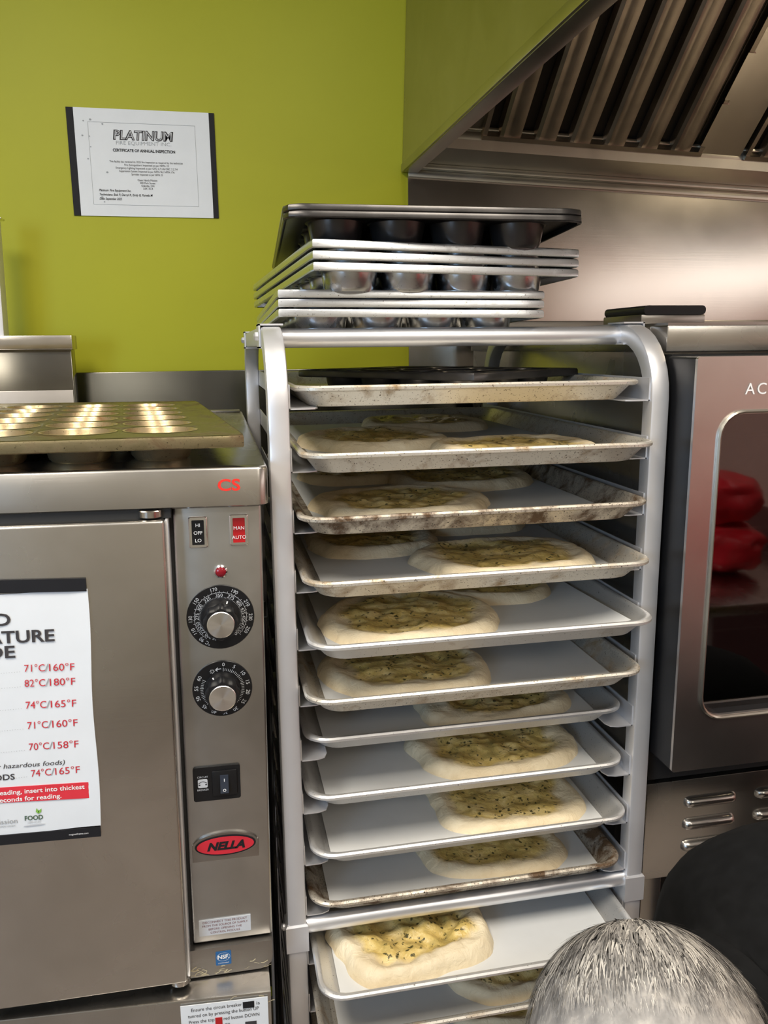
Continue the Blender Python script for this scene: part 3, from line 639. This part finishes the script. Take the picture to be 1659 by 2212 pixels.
# ------------------------------------------------------------------ steel backguard and post at far left
bg = thing('range_backguard', 'stainless steel backguard standing against green wall behind left oven', 'backguard', (-.5, .85, 1.4))
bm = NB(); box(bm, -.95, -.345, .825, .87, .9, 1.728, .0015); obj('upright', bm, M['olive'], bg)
bm = NB(); box(bm, -.95, -.339, .808, .868, 1.722, 1.7505, .002); obj('top_cap', bm, M['clad'], bg)
bm = NB(); box(bm, -.95, -.347, .819, .83, .9, 1.640, .001); obj('lower_plate', bm, M['dsteel'], bg)
ps = thing('upright_post', 'pale steel post at the left edge above the backguard', 'post', (-.50, .85, 1.75))
bm = NB(); sweep(bm, [(-.484, .845, 1.7507), (-.479, .845, 1.975)], sq(.022, .014)); obj('tube', bm, M['alu'], ps)
bm = NB(); box(bm, -.50, -.456, .83, .86, 1.975, 1.979, .001); obj('cap', bm, M['chrome'], ps)
st_ = NB(); box(st_, -.255, -.165, .70, .715, 1.5897, 1.5925, .0008)
tag(obj('paper_strip', st_, M['paper']), 'narrow white strip lying on the back of the oven lid', 'paper strip')
# ------------------------------------------------------------------ sheet pan rack
RW, RD, PW, RT = .522, .694, .026, 1.748
LZ = [1.6472-.0762*k for k in range(-0, 20)]
rk_ = thing('bakery_rack', 'tall aluminium sheet pan rack on casters holding trays of flatbread', 'rack', (RW/2, RD/2, 0))
def side(x0):
    h = PW/2; R_ = .085; pts = [(x0+h, h, .14), (x0+h, h, .6)]
    for k in range(9):
        a = PI/2*k/8; pts.append((x0+h, h+R_-R_*math.cos(a), RT-h-R_+R_*math.sin(a)))
    for k in range(9):
        a = PI/2*(1-k/8); pts.append((x0+h, RD-h-R_+R_*math.cos(a), RT-h-R_+R_*math.sin(a)))
    pts += [(x0+h, RD-h, .6), (x0+h, RD-h, .14)]
    bm = NB(); sweep(bm, pts, sq(h, h, .004), xdir=(1, 0, 0)); return obj('side_frame', bm, M['alu'], rk_, 40)
side(0); side(RW-PW)
for y, z in ((.104, 1.7325), (RD-.104, 1.7325)):
    bm = NB(); tube(bm, [(.013, y, z), (RW-.013, y, z)], .0125, 20); obj('top_bar', bm, M['bar'], rk_)
for y, z in ((.012, .9455), (RD-.012, .9455), (.012, .18), (RD-.012, .18)):
    bm = NB(); tube(bm, [(PW-.002, y, z), (RW-PW+.002, y, z)], .0115, 20); obj('cross_bar', bm, M['bar'], rk_)
for x0, s in ((0, -1), (RW-PW, 1)):
    for y in (.104, RD-.104):
        bm = NB(); xa, xb = x0-.0025, x0+PW+.0025
        box(bm, xa, xb, y-.024, y+.024, RT, RT+.0022); box(bm, xa, xb, y-.024, y+.024, RT-PW-.0022, RT-PW)
        xo = xa if s < 0 else xb-.0022; box(bm, xo, xo+.0022, y-.024, y+.024, RT-PW-.002, RT+.002); 
        xi = x0+PW/2+s*(PW/2+.002)
        if s < 0: lathe(bm, [(.006, 0), (.006, .004), (.003, .006), (0, .006)], (xi, y, RT-PW/2), (s, 0, 0), 6)
        obj('bracket', bm, M['alu'], rk_)
    for y in (0, RD-PW):
        bm = NB(); a = .0022
        L = [[(x0-i, y-i, z), (x0+PW+i, y-i, z), (x0+PW+i, y+PW+i, z), (x0-i, y+PW+i, z)] for z, i in ((.912, .0004), (.914, a), (.952, a), (.9545, .0004))]
        loft(bm, L); xi = x0-a if s < 0 else x0+PW+a
        if s < 0: lathe(bm, [(.005, 0), (.005, .003), (.0025, .0055), (0, .0055)], (xi, y+PW/2, .945), (s, 0, 0), 10)
        obj('collar', bm, M['alu'], rk_)
        bm = NB(); cx, cyy = x0+PW/2-s*.012, y+PW/2
        lathe(bm, [(0, -.016), (.055, -.016), (.062, -.010), (.062, .010), (.055, .016), (0, .016)], (cx, cyy, .0625), (1, 0, 0), 28)
        box(bm, cx-.024, cx+.024, cyy-.02, cyy+.02, .128, .146, .002); box(bm, cx-.023, cx-.019, cyy-.018, cyy+.018, .06, .13); box(bm, cx+.019, cx+.023, cyy-.018, cyy+.018, .06, .13)
        obj('caster', bm, M['dsteel'], rk_)
for k in range(20):
    z = LZ[k]
    for x0, s in ((PW, 1), (RW-PW, -1)):
        bm = NB(); wd = .036; pts = []
        y0_, y1_ = .006, RD-.006
        pl = [(0, y0_), (wd-.014, y0_), (wd-.004, y0_+.004), (wd, y0_+.014), (wd, y1_-.014), (wd-.004, y1_-.004), (wd-.014, y1_), (0, y1_)]
        loft(bm, [[(x0+s*a, b_, zz) for a, b_ in pl] for zz in (z, z+.0016)])
        box(bm, min(x0, x0+s*.0016), max(x0, x0+s*.0016), y0_, y1_, z, z+.030)
        obj('ledge', bm, M['alu'], rk_)
for y, z in ((.20, 1.733), (.45, 1.728)):
    bm = NB(); box(bm, PW-.002, RW-PW+.002, y-.012, y+.012, z-.004, z); obj('top_strap', bm, M['alu'], rk_)

# ------------------------------------------------------------------ sheet pans
def sheet_pan_mesh(hw=.2285, hd=.33):
    bm = NB(); L = []
    for dx, r, z in ((.0245, .028, .0016), (.0225, .030, .0024), (.0100, .030, .0215), (.0085, .031, .0245), (.0055, .032, .0264), (.0022, .033, .0262), (.0002, .034, .0240), (.0004, .034, .0208), (.0030, .033, .0190), (.0075, .032, .0190), (.0095, .031, .0180), (.0215, .030, .0012), (.0245, .028, 0)):
        L.append([(a, b_, z) for a, b_ in rrect(hw-dx, hd-dx, r, 7)])
    loft(bm, L); return bm
PANW = .261
TR = [  # y of the front rim, dx, material, label
 (.000, 0, 'tray1', 'topmost sheet pan in the rack, holding a dark muffin tin'),
 (-.042, .002, 'tray1', 'second sheet pan from the rack top, speckled rim, three flatbreads on it'),
 (-.040, -.002, 'tray2', 'third sheet pan from the rack top, brown-stained rim, flatbread at its left front'),
 (-.052, 0, 'tray1', 'fourth sheet pan from the rack top, large flatbread at its right front'),
 (-.062, .003, 'tray0', 'fifth sheet pan from the rack top, its clean rim sticking out furthest right'),
 (-.046, -.001, 'tray1', 'sixth sheet pan from the rack top, streaked rim with brown marks'),
 (.006, 0, 'tray0', 'seventh sheet pan from the rack top, bright rim set back, mostly shaded bread'),
 (-.006, -.001, 'tray0', 'eighth sheet pan from the rack top, herbed flatbread at its right side'),
 (-.020, .002, 'tray0', 'ninth sheet pan from the rack top, pale flatbread near its right front'),
 (-.014, -.001, 'tray2', 'burnt blackened sheet pan directly above the lower cross bar of the rack'),
 (-.092, 0, 'tray0', 'sheet pan just below the cross bar, pulled out, yellow flatbread at left'),
 (-.076, 0, 'tray1', 'twelfth sheet pan from the rack top, its right corner behind the grey head'),
 (-.05, 0, 'tray1', 'lowest sheet pan in view at the bottom edge of the picture')]
pan_me = {}
PZ = []
for k, (yf, dx, mt, lab) in enumerate(TR):
    z = LZ[k]+.0017; PZ.append(z)
    if mt not in pan_me:
        o = obj('sheet_pan', sheet_pan_mesh(), M[mt], None, 40); pan_me[mt] = o.data
    else:
        o = bpy.data.objects.new('sheet_pan', pan_me[mt]); COL.objects.link(o)
    o.location = (PANW+dx, yf+.33, z)
    tag(o, lab, 'sheet pan', 'sheet pans on the rack')
# parchment sheets
def parchment(k, curl=.0, front=0):
    yf = TR[k][0]; bm = NB(); hw, hd = .200, .300; NX, NY = 24, 32; g = []
    for j in range(NY+1):
        row = []
        for i in range(NX+1):
            x = -hw+2*hw*i/NX; y = -hd+2*hd*j/NY
            z = .0012+.0007*(1+noise.noise((x*9+k*3.1, y*9, k)))
            e = max(0, x-(hw-.02))
            if curl: z += curl*max(0, (x-.05)/.15)**3*.5*max(0, (hd-y)/hd*.5)**2
            row.append(bm.verts.new((x, y, z)))
        g.append(row)
    for j in range(NY):
        for i in range(NX): bm.faces.new((g[j][i], g[j][i+1], g[j+1][i+1], g[j+1][i]))
    o = obj('parchment_sheet', bm, M['parch'], None, 60)
    o.location = (PANW+TR[k][1]+.001, yf+.33, PZ[k]+.0012)
    return tag(o, PL[k], 'parchment paper', 'parchment sheets lining the pans')
PL = {1: 'parchment under three flatbreads on the second pan from the rack top', 2: 'parchment on the third pan from the rack top, bare at its right',
 3: 'parchment on the fourth pan from the rack top, bare at left front', 4: 'parchment on the fifth pan from the rack top, curling up at its right corner',
 5: 'parchment on the sixth pan from the rack top, bare right half in shade', 6: 'dim parchment on the seventh pan from the rack top, left half bare',
 7: 'parchment on the eighth pan from the rack top, left half bare', 8: 'parchment on the ninth pan from the rack top, bright along its front edge',
 9: 'parchment in the burnt blackened pan above the cross bar', 10: 'brightly lit parchment on the pulled-out pan below the cross bar',
 11: 'parchment on the twelfth pan, partly behind the grey head', 12: 'parchment on the lowest pan at the bottom edge of the picture'}
for k in range(1, 13): parchment(k, .03 if k == 4 else 0)
# flatbreads
def bread(k, cx, cyy, rx, ry, seed, label, h=.013, dimple=1.0, oilr=.85):
    rnd = random.Random(seed); bm = NB(); lay = bm.verts.layers.float.new('oil')
    N, RG = 96, 30
    def out(a):
        e = 2.3+1.1*((seed*.37) % 1); ca, sa = abs(math.cos(a)), abs(math.sin(a))
        r = (ca**e+sa**e)**(-1/e)
        return r*(1+.10*noise.noise((math.cos(a)*1.4+seed*5.3, math.sin(a)*1.4, seed))+.035*noise.noise((math.cos(a)*4+seed*2.3, math.sin(a)*4, seed*3)))*.965
    rows = []
    for j in range(RG+1):
        t = j/RG
        row = []
        for i in range(N if j else 1):
            a = 2*PI*i/N; rr = out(a)*t
            x, y = rr*rx*math.cos(a), rr*ry*math.sin(a)
            edge = (max(0, 1-((t-.86)/.14)**2))**.5 if t > .86 else 1
            rim = math.exp(-((t-.86)/.11)**2)
            nz = noise.noise((x*22+seed*9, y*22, seed)); n2 = noise.noise((x*60+seed*4, y*60, seed*2))
            body = h*(.74+.26*rim) + h*dimple*(1-rim)*(.42*nz+.26*n2)+h*rim*(.16*noise.noise((x*30, y*30, seed*7)))
            cell = noise.cell_vector((x*34+seed, y*34, 0))
            z = max(.0012, body)*edge
            v = bm.verts.new((x, y, z)); ang = .16*noise.noise((math.cos(a)*1.8+seed, math.sin(a)*1.8, seed*1.7))
            v[lay] = max(0, min(1, (oilr+ang-t)/.22))
            row.append(v)
        rows.append(row)
    under = [bm.verts.new((v.co.x*.985, v.co.y*.985, 0)) for v in rows[-1]]
    for i in range(N): bm.faces.new((rows[0][0], rows[1][i], rows[1][(i+1) % N]))
    for a, b_ in list(zip(rows[1:], rows[2:])) + [(rows[-1], under)]:
        for i in range(N):
            j = (i+1) % N; bm.faces.new((a[i], b_[i], b_[j], a[j]))
    bm.faces.new(list(reversed(under)))
    o = obj('flatbread', bm, M['dough'], None, 80)
    cyy = max(cyy, TR[k][0]+.030+ry); cx = min(max(cx, .060+rx), .461-rx)
    o.location = (cx, cyy, PZ[k]+.0030); o.rotation_euler = (0, 0, rnd.uniform(-.12, .12))
    return tag(o, label, 'flatbread', 'herbed flatbreads on the rack')
BR = [
 (1, .310, .475, .118, .110, 'flatbread at the back of the second pan from the rack top'),
 (1, .152, .245, .112, .135, 'flatbread at left of the second pan, against the left rack post'),
 (1, .338, .085, .118, .090, 'low flatbread at right front of the second pan from the rack top'),
 (2, .166, .118, .128, .106, 'flatbread at left front of the third pan from the rack top'),
 (2, .330, .325, .122, .120, 'flatbread at right back of the third pan from the rack top'),
 (2, .160, .400, .092, .090, 'flatbread at far left back of the third pan, half hidden'),
 (3, .150, .240, .102, .112, 'flatbread at left back of the fourth pan from the rack top'),
 (3, .328, .078, .134, .098, 'large herbed flatbread at right front of the fourth pan from the top'),
 (3, .345, .330, .100, .092, 'flatbread at far right back of the fourth pan, barely showing'),
 (4, .170, .066, .127, .108, 'large green-flecked flatbread at left front of the fifth pan'),
 (4, .345, .205, .092, .098, 'flatbread at right back of the fifth pan, mostly hidden by the fourth'),
 (5, .165, .076, .126, .098, 'flatbread at left front of the sixth pan from the rack top'),
 (6, .322, .118, .122, .096, 'shaded flatbread at right of the seventh pan from the rack top'),
 (7, .336, .104, .132, .098, 'golden herbed flatbread at right of the eighth pan from the top'),
 (8, .340, .088, .121, .098, 'pale flatbread at right front of the ninth pan from the rack top'),
 (9, .322, .090, .118, .094, 'flatbread in the burnt pan just above the lower cross bar'),
 (10, .162, .020, .117, .086, 'thick yellow flatbread at left of the pan below the cross bar'),
 (11, .318, .030, .092, .080, 'flatbread on the twelfth pan, beside the grey-haired head'),
 (12, .330, .050, .095, .080, 'flatbread on the lowest pan, cut off by the bottom of the picture')]
for i, (k, x, y, rx, ry, lab) in enumerate(BR):
    bread(k, x, y, rx, ry, i*1.37+2.1, lab, .021 if k == 10 else (.0115 if k in (8, 9) else .0155), 1.3 if k == 10 else 1.0)
# ------------------------------------------------------------------ muffin pans
def muffin_plate(nx, ny, pitch, rt, hw, hd, corner, lip, plate_drop=.0):
    """plate with round holes, in x-y, top at z = 0; rim turned down by lip"""
    bm = NB(); n = 24; gx, gy = nx*pitch/2, ny*pitch/2
    for i in range(nx):
        for j in range(ny):
            cx, cyy = (i-(nx-1)/2)*pitch, (j-(ny-1)/2)*pitch; ra, rb = [], []
            for k in range(n):
                a = 2*PI*k/n; ca, sa = math.cos(a), math.sin(a); m_ = max(abs(ca), abs(sa))
                ra.append(bm.verts.new((cx+rt*ca, cyy+rt*sa, 0))); rb.append(bm.verts.new((cx+pitch/2*ca/m_, cyy+pitch/2*sa/m_, 0)))
            for k in range(n):
                q = (k+1) % n; bm.faces.new((ra[k], rb[k], rb[q], ra[q]))
    bmesh.ops.remove_doubles(bm, verts=bm.verts, dist=1e-5)
    bnd = [e for e in bm.edges if e.is_boundary and all(abs(abs(v.co.x)-gx) < 1e-4 or abs(abs(v.co.y)-gy) < 1e-4 for v in e.verts)]
    nxt = {}
    for e in bnd:
        for a, b_ in ((0, 1), (1, 0)): nxt.setdefault(e.verts[a], []).append(e.verts[b_])
    st0 = bnd[0].verts[0]; loop = [st0]; prev = None; cur = st0
    while True:
        c_ = [v for v in nxt[cur] if v is not prev]; prev, cur = cur, c_[0]
        if cur is st0: break
        loop.append(cur)
    def onto(v, a, b_, r):
        x, y = v.co.x*a/gx, v.co.y*b_/gy
        dx, dy = abs(x)-(a-r), abs(y)-(b_-r)
        if dx > 0 and dy > 0:
            d = math.hypot(dx, dy); x = math.copysign(a-r+dx*r/d, x); y = math.copysign(b_-r+dy*r/d, y)
        return x, y
    prevl = loop
    for a, b_, r, z in ((hw-.006, hd-.006, corner*.8, 0), (hw-.003, hd-.003, corner*.9, .0012), (hw-.0008, hd-.0008, corner, .0004), (hw, hd, corner, -.002), (hw, hd, corner, -lip+.001), (hw-.001, hd-.001, corner, -lip), (hw-.004, hd-.004, corner*.9, -lip)):
        nl = []
        for v in loop: x, y = onto(v, a, b_, r); nl.append(bm.verts.new((x, y, z)))
        for i in range(len(loop)):
            j = (i+1) % len(loop); bm.faces.new((prevl[i], prevl[j], nl[j], nl[i]))
        prevl = nl
    return bm
def cup_bm(cx, cyy, rt, rb, depth, flange=.0025):
    bm = NB(); t = .0007
    lathe(bm, [(rt+flange, .0008), (rt, .0009), (rt-.0008, -.001), (rb+.003, -depth+.006), (rb-.001, -depth+.0012), (0, -depth+.0010), (0, -depth), (rb-.001, -depth), (rb+.0036, -depth+.005), (rt, -.0015), (rt+flange, -.0006)][:], (cx, cyy, 0), n=28)
    return bm
def muffin_pan(name, nx, ny, pitch, rt, rb, depth, hw, hd, corner, lip, mp, mc, label, cat='muffin pan', group=None, mrim=None):
    root = thing(name, label, cat, (0, 0, 0), group)
    o = obj('pan_plate', muffin_plate(nx, ny, pitch, rt, hw, hd, corner, lip), mp, root, 35)
    s = o.modifiers.new('thickness', 'SOLIDIFY'); s.thickness = .0009; s.offset = 0
    first = None
    for i in range(nx):
        for j in range(ny):
            p = ((i-(nx-1)/2)*pitch, (j-(ny-1)/2)*pitch, 0)
            if first is None: first = obj('cup', cup_bm(0, 0, rt, rb, depth), mc, root, 40); c_ = first
            else: c_ = first.copy(); COL.objects.link(c_)
            c_.parent = root; c_.location = p
    return root
# seasoned pan on the left oven
mp = muffin_pan('muffin_pan', 4, 6, .0930, .0415, .031, .034, .2285, .330, .008, .012, M['gpan'], M['gcup'], 'browned muffin pan lying on top of the left oven', group='muffin pans')
th = .10
cr_ = Vector((-.028, -.048)); off = Matrix.Rotation(th, 2) @ Vector((-.2285, .330))
pm = mp.children[0].data; pm.materials.append(M['grim'])
for p in pm.polygons:
    if abs(p.center.x) > .2285-.0045 or abs(p.center.y) > .330-.0045: p.material_index = 1
mp.location = (cr_.x+off.x, cr_.y+off.y, 1.6265); mp.rotation_euler = (0, .014, th)
# stack on the rack
def stack_pan(root, xl, yf, z, rz, tilt, roll, hw, hd):
    # front-left corner at (xl, yf, z), tipped back and to the right, turned by rz
    D = math.radians
    Rm = Matrix.Rotation(D(rz), 3, 'Z') @ Matrix.Rotation(D(tilt), 3, 'X') @ Matrix.Rotation(D(roll), 3, 'Y')
    root.location = Vector((xl, yf, z)) + Rm @ Vector((hw, hd, 0)); root.rotation_euler = Rm.to_euler()
HWM, HDM = .178, .260
proto = muffin_pan('muffin_pan', 4, 6, 0.0775, .0365, .0295, .028, HWM, HDM, .005, .0085, M['mpan'], M['mcup'], '', group='muffin pans')
ST = [(.0222, .080, 1.7675, 0, -1.3, .4, 'lowest shiny muffin pan, resting on the rack top bars'),
      (.0222, .080, 1.7795, 0, -1.6, .3, 'second shiny muffin pan up from the rack top bars'),
      (.0222, .080, 1.7910, 0, -1.8, .25, 'third shiny muffin pan up, directly under the overhanging trio'),
      (.0614, .0274, 1.8192, 5.1, -2.1, .5, 'lowest of the three overhanging shiny muffin pans, its cups showing'),
      (.0610, .0265, 1.8322, 5.1, -1.95, .6, 'middle of the three overhanging shiny muffin pans'),
      (.0608, .0256, 1.8453, 5.1, -1.8, .75, 'uppermost shiny muffin pan, directly beneath the dark pans')]
for i, (x, y, z, rz, ti, ro, lab) in enumerate(ST):
    r = proto if i == 0 else dup(proto)
    stack_pan(r, x, y, z, rz, ti, ro, HWM, HDM); r['label'] = lab
dk = muffin_pan('muffin_pan', 4, 6, .0780, 0.0355, .0265, .031, .1835, .2675, .020, .006, M['dpan'], M['dpan'], 'lower of the two dark nested muffin pans crowning the stack', group='muffin pans')
stack_pan(dk, .0280, .011, 1.8745, -2.5, -2.0, .2, .1835, .2675)
dk2 = dup(dk); dk2['label'] = 'topmost dark muffin pan at the very top of the stack'; stack_pan(dk2, .0275, .011, 1.8820, -2.5, -2.0, .2, .1835, .2675)
# small dark tin on the top tray
sd = muffin_pan('muffin_tin', 3, 4, .0800, .0350, .0275, .028, .135, .185, .016, .009, M['dpan'], M['dpan'], 'dark muffin tin lying askew on the topmost sheet pan', group='muffin pans')
sd.location = (.285, .30, PZ[0]+.0345); sd.rotation_euler = (0, .0, .60)
# ------------------------------------------------------------------ cables between oven and rack
cb_ = thing('power_cables', 'black power cables hanging in the gap between left oven and rack', 'cable', (-.006, .3, .5))
for i, (x, y) in enumerate(((-.008, .10), (-.007, .16), (-.009, .22))):
    bm = NB(); tube(bm, [(x+.001*math.sin(k*.9+i), y+.012*math.sin(k*.5+i), 1.36-.09*k) for k in range(15)], .0032, 8); obj('cable', bm, M['black'], cb_)
# ------------------------------------------------------------------ person bending down in front of the rack
def skin_body(name, verts, edges, radii, mat, parent, sub=2, root=0):
    me = bpy.data.meshes.new(name); me.from_pydata(verts, edges, [])
    o = bpy.data.objects.new(name, me); COL.objects.link(o); o.parent = parent
    md = o.modifiers.new('skin', 'SKIN'); md.use_smooth_shade = True
    sv = me.skin_vertices[0].data
    for i, r in enumerate(radii): sv[i].radius = (r, r) if not isinstance(r, tuple) else r
    sv[root].use_root = True
    s = o.modifiers.new('sub', 'SUBSURF'); s.levels = sub; s.render_levels = sub
    dg = bpy.context.evaluated_depsgraph_get(); ev = o.evaluated_get(dg); m2 = bpy.data.meshes.new_from_object(ev)
    o.modifiers.clear(); o.data = m2; bpy.data.meshes.remove(me)
    m2.materials.clear(); m2.materials.append(mat)
    for p in m2.polygons: p.use_smooth = True
    return o
pr = thing('person', 'grey-haired person in black shirt bending down in front of the rack', 'person', (0, 0, 0))
J = {}; V_, E_, R_ = [], [], []
def jv(n, p, r): J[n] = len(V_); V_.append(p); R_.append(r)
def je(a, b_): E_.append((J[a], J[b_]))
jv('pelvis', (.93, -.34, 1.00), .07); jv('waist', (.74, -.335, 1.04), .09); jv('chest', (.58, -.335, 1.075), .09); jv('upper', (.49, -.34, 1.065), .05)
jv('neck', (.395, -.365, 1.07), .040); jv('head0', (.335, -.40, 1.085), .056); jv('head1', (.265, -.43, 1.105), .085); jv('head2', (.225, -.445, 1.07), .066)
for s, y in (('a', -.20), ('b', -.49)):
    jv('sh'+s, (.51, y, 1.035), .034); jv('el'+s, (.48, y+(.0 if s == 'a' else -.02), .79), .042); jv('wr'+s, (.34, y-.01, .56), .027); jv('pa'+s, (.315, y-.01, .50), .024)
    je('upper', 'sh'+s); je('sh'+s, 'el'+s); je('el'+s, 'wr'+s); je('wr'+s, 'pa'+s)
    for q, (dy, L) in enumerate(((-.027, .072), (-.009, .082), (.009, .077), (.026, .060))):
        jv(f'f{s}{q}a', (.305, y-.01+dy, .46), .0095); jv(f'f{s}{q}b', (.300, y-.01+dy*1.1, .46-L*.5), .0085); jv(f'f{s}{q}c', (.312, y-.01+dy*1.1, .46-L), .007)
        je('pa'+s, f'f{s}{q}a'); je(f'f{s}{q}a', f'f{s}{q}b'); je(f'f{s}{q}b', f'f{s}{q}c')
    sg = 1 if s == 'b' else -1
    jv(f't{s}1', (.300, y-.01+.038*sg, .505), .011); jv(f't{s}2', (.290, y-.01+.052*sg, .465), .009); je('pa'+s, f't{s}1'); je(f't{s}1', f't{s}2')
for s, y in (('a', -.245), ('b', -.435)):
    jv('hip'+s, (.94, y, .93), .062); jv('kn'+s, (.90, y, .50), .055); jv('an'+s, (.95, y, .09), .038); jv('to'+s, (.80, y, .03), .032)
    je('pelvis', 'hip'+s); je('hip'+s, 'kn'+s); je('kn'+s, 'an'+s); je('an'+s, 'to'+s)
for a, b_ in (('pelvis', 'waist'), ('waist', 'chest'), ('chest', 'upper'), ('upper', 'neck'), ('neck', 'head0'), ('head0', 'head1'), ('head1', 'head2')): je(a, b_)
skin_body('body', V_, E_, R_, M['skin'], pr)
cv = [(.92, -.34, 1.01), (.76, -.335, 1.075), (.61, -.335, 1.095), (.51, -.34, 1.082), (.435, -.360, 1.072), (.515, -.19, 1.058), (.485, -.195, .90), (.515, -.50, 1.045), (.485, -.51, .90), (.375, -.385, 1.062)]
ce = [(0, 1), (1, 2), (2, 3), (3, 4), (3, 5), (5, 6), (3, 7), (7, 8), (4, 9)]
skin_body('shirt', cv, ce, [.135, .130, .135, .105, .085, .078, .066, .085, .066, .085], M['shirt'], pr)
cv = [(.94, -.34, .99), (.95, -.24, .90), (.905, -.24, .50), (.945, -.24, .13), (.95, -.44, .90), (.905, -.44, .50), (.945, -.44, .13), (.85, -.338, 1.04)]
skin_body('trousers', cv, [(0, 1), (1, 2), (2, 3), (0, 4), (4, 5), (5, 6), (0, 7)], [.15, .115, .075, .058, .115, .075, .058, .125], M['trouser'], pr)
for y in (-.245, -.435):
    bm = NB(); loft(bm, [[(.84+a*k, y+b_*k, z) for a, b_ in rrect(.14, .048, .045, 6)] for z, k in ((0, 1), (.03, 1), (.06, .9), (.085, .6))]); obj('shoe', bm, M['black'], pr, 60)
# face (turned down to the left)
HC = Vector((.285, -.425, 1.108))
fd = Vector((-.62, -.20, -.76)).normalized(); fs = fd.cross(Vector((0, 0, 1))).normalized(); fu = fs.cross(fd)
bm = NB(); lathe(bm, [(0, .118), (.008, .112), (.014, .098), (.012, .08), (0, .075)], HC-fu*.012, fd, 10); obj('nose', bm, M['skin'], pr)
bm = NB(); c0 = HC+fd*.088-fu*.045; tube(bm, [c0-fs*.022, c0+fd*.004, c0+fs*.022], .004, 8); obj('mouth', bm, plain('lips', (.42, .17, .14), .5), pr)
for s in (-1, 1):
    bm = NB(); lathe(bm, [(0, -.010), (.009, -.004), (.011, 0), (.009, .004), (0, .010)], HC+fd*.082+fs*.031*s+fu*.012, fd, 12); obj('eye', bm, M['white'], pr)
    bm = NB(); lathe(bm, [(0, .0), (.02, .002), (.028, .01), (.022, .014), (0, .008)], HC+fs*.088*s, fs*s, 14); obj('ear', bm, M['skin'], pr)
# hair: scalp cap and loose strands from the crown
crown = Vector((.22, .80, .62)).normalized()
def scalp(d): return HC + Vector((d.x*.108, d.y*.104, d.z*.106))
bm = NB(); bmesh.ops.create_icosphere(bm, subdivisions=5, radius=1)
for v in bm.verts:
    d = v.co.normalized(); k = 1+.018*noise.noise(d*7)+.012*noise.noise(d*18)
    if d.dot(fd) > .70: k *= .86
    v.co = HC + Vector((d.x*.108, d.y*.104, d.z*.106))*k*.958
obj('hair', bm, M['hair'], pr, 180)
bm = NB(); tl = bm.verts.layers.float.new('tone')
rh = random.Random(3)
for i in range(13000):
    d = Vector((rh.gauss(0, 1), rh.gauss(0, 1), rh.gauss(0, 1))).normalized()
    if d.dot(fd) > .55: continue
    t = (d-crown*d.dot(crown))
    if t.length < .02: continue
    t = t.normalized(); b_ = d.cross(t)
    t = (t + b_*rh.gauss(0, .16)).normalized(); b_ = d.cross(t)
    L = rh.uniform(.25, .55); wd = rh.uniform(.0006, .0017); lift = rh.uniform(.0, .016)+(.05*rh.random() if rh.random() < .05 else 0)
    prev = None; rh_k = rh.random(); tone = min(1, max(0, .5+.9*noise.noise((d.x*7, d.y*7, d.z*3))+rh.gauss(0, .2)))
    for k in range(5):
        u = k/4; q = (d+t*L*u).normalized(); p = HC+Vector((q.x*.108, q.y*.104, q.z*.106))*(.994+.010*rh_k+lift*u)
        a, c_ = bm.verts.new(p-b_*wd*(1-u*.7)), bm.verts.new(p+b_*wd*(1-u*.7))
        a[tl] = c_[tl] = tone
        if prev: bm.faces.new((prev[0], prev[1], c_, a))
        prev = (a, c_)
hs = obj('loose_hair', bm, M['strand'], pr, 180, recalc=False); hs['kind'] = 'stuff'

# ------------------------------------------------------------------ worktable with red bags (opposite the oven glass)
wt = thing('worktable', 'steel worktable across the kitchen, mirrored in the right oven glass', 'table', (1.95, -2.1, 0))
bm = NB(); box(bm, 1.55, 2.36, -2.9, -1.5, .79, .83, .003); obj('tabletop', bm, M['steel'], wt)
for x in (1.60, 2.31):
    for y in (-2.85, -1.55):
        bm = NB(); tube(bm, [(x, y, 0), (x, y, .79)], .02, 12); obj('leg', bm, M['alu'], wt)
bagm = plain('red_bag_plastic', (.72, .02, .035), .22)
for i, (x, y, z, a, b_, c_, lab) in enumerate(((1.86, -1.98, .93, .17, .22, .10, 'lower red plastic bag mirrored in the right oven glass'), (1.88, -2.0, 1.12, .15, .20, .095, 'upper red plastic bag mirrored in the right oven glass'))):
    bm = NB(); bmesh.ops.create_icosphere(bm, subdivisions=4, radius=1)
    for v in bm.verts:
        d = v.co.normalized(); k = 1+.16*noise.noise(d*2.2+Vector((i*3, 0, 0)))+.07*noise.noise(d*6+Vector((i, 2, 0)))
        p = Vector((math.copysign(abs(d.x)**.7, d.x)*a, math.copysign(abs(d.y)**.7, d.y)*b_, math.copysign(abs(d.z)**.8, d.z)*c_))*k
        v.co = Vector((x, y, z))+Vector((p.x, p.y, max(p.z, -.098)))
    tag(obj('plastic_bag', bm, bagm, None, 60), lab, 'bag', 'red plastic bags on the worktable')
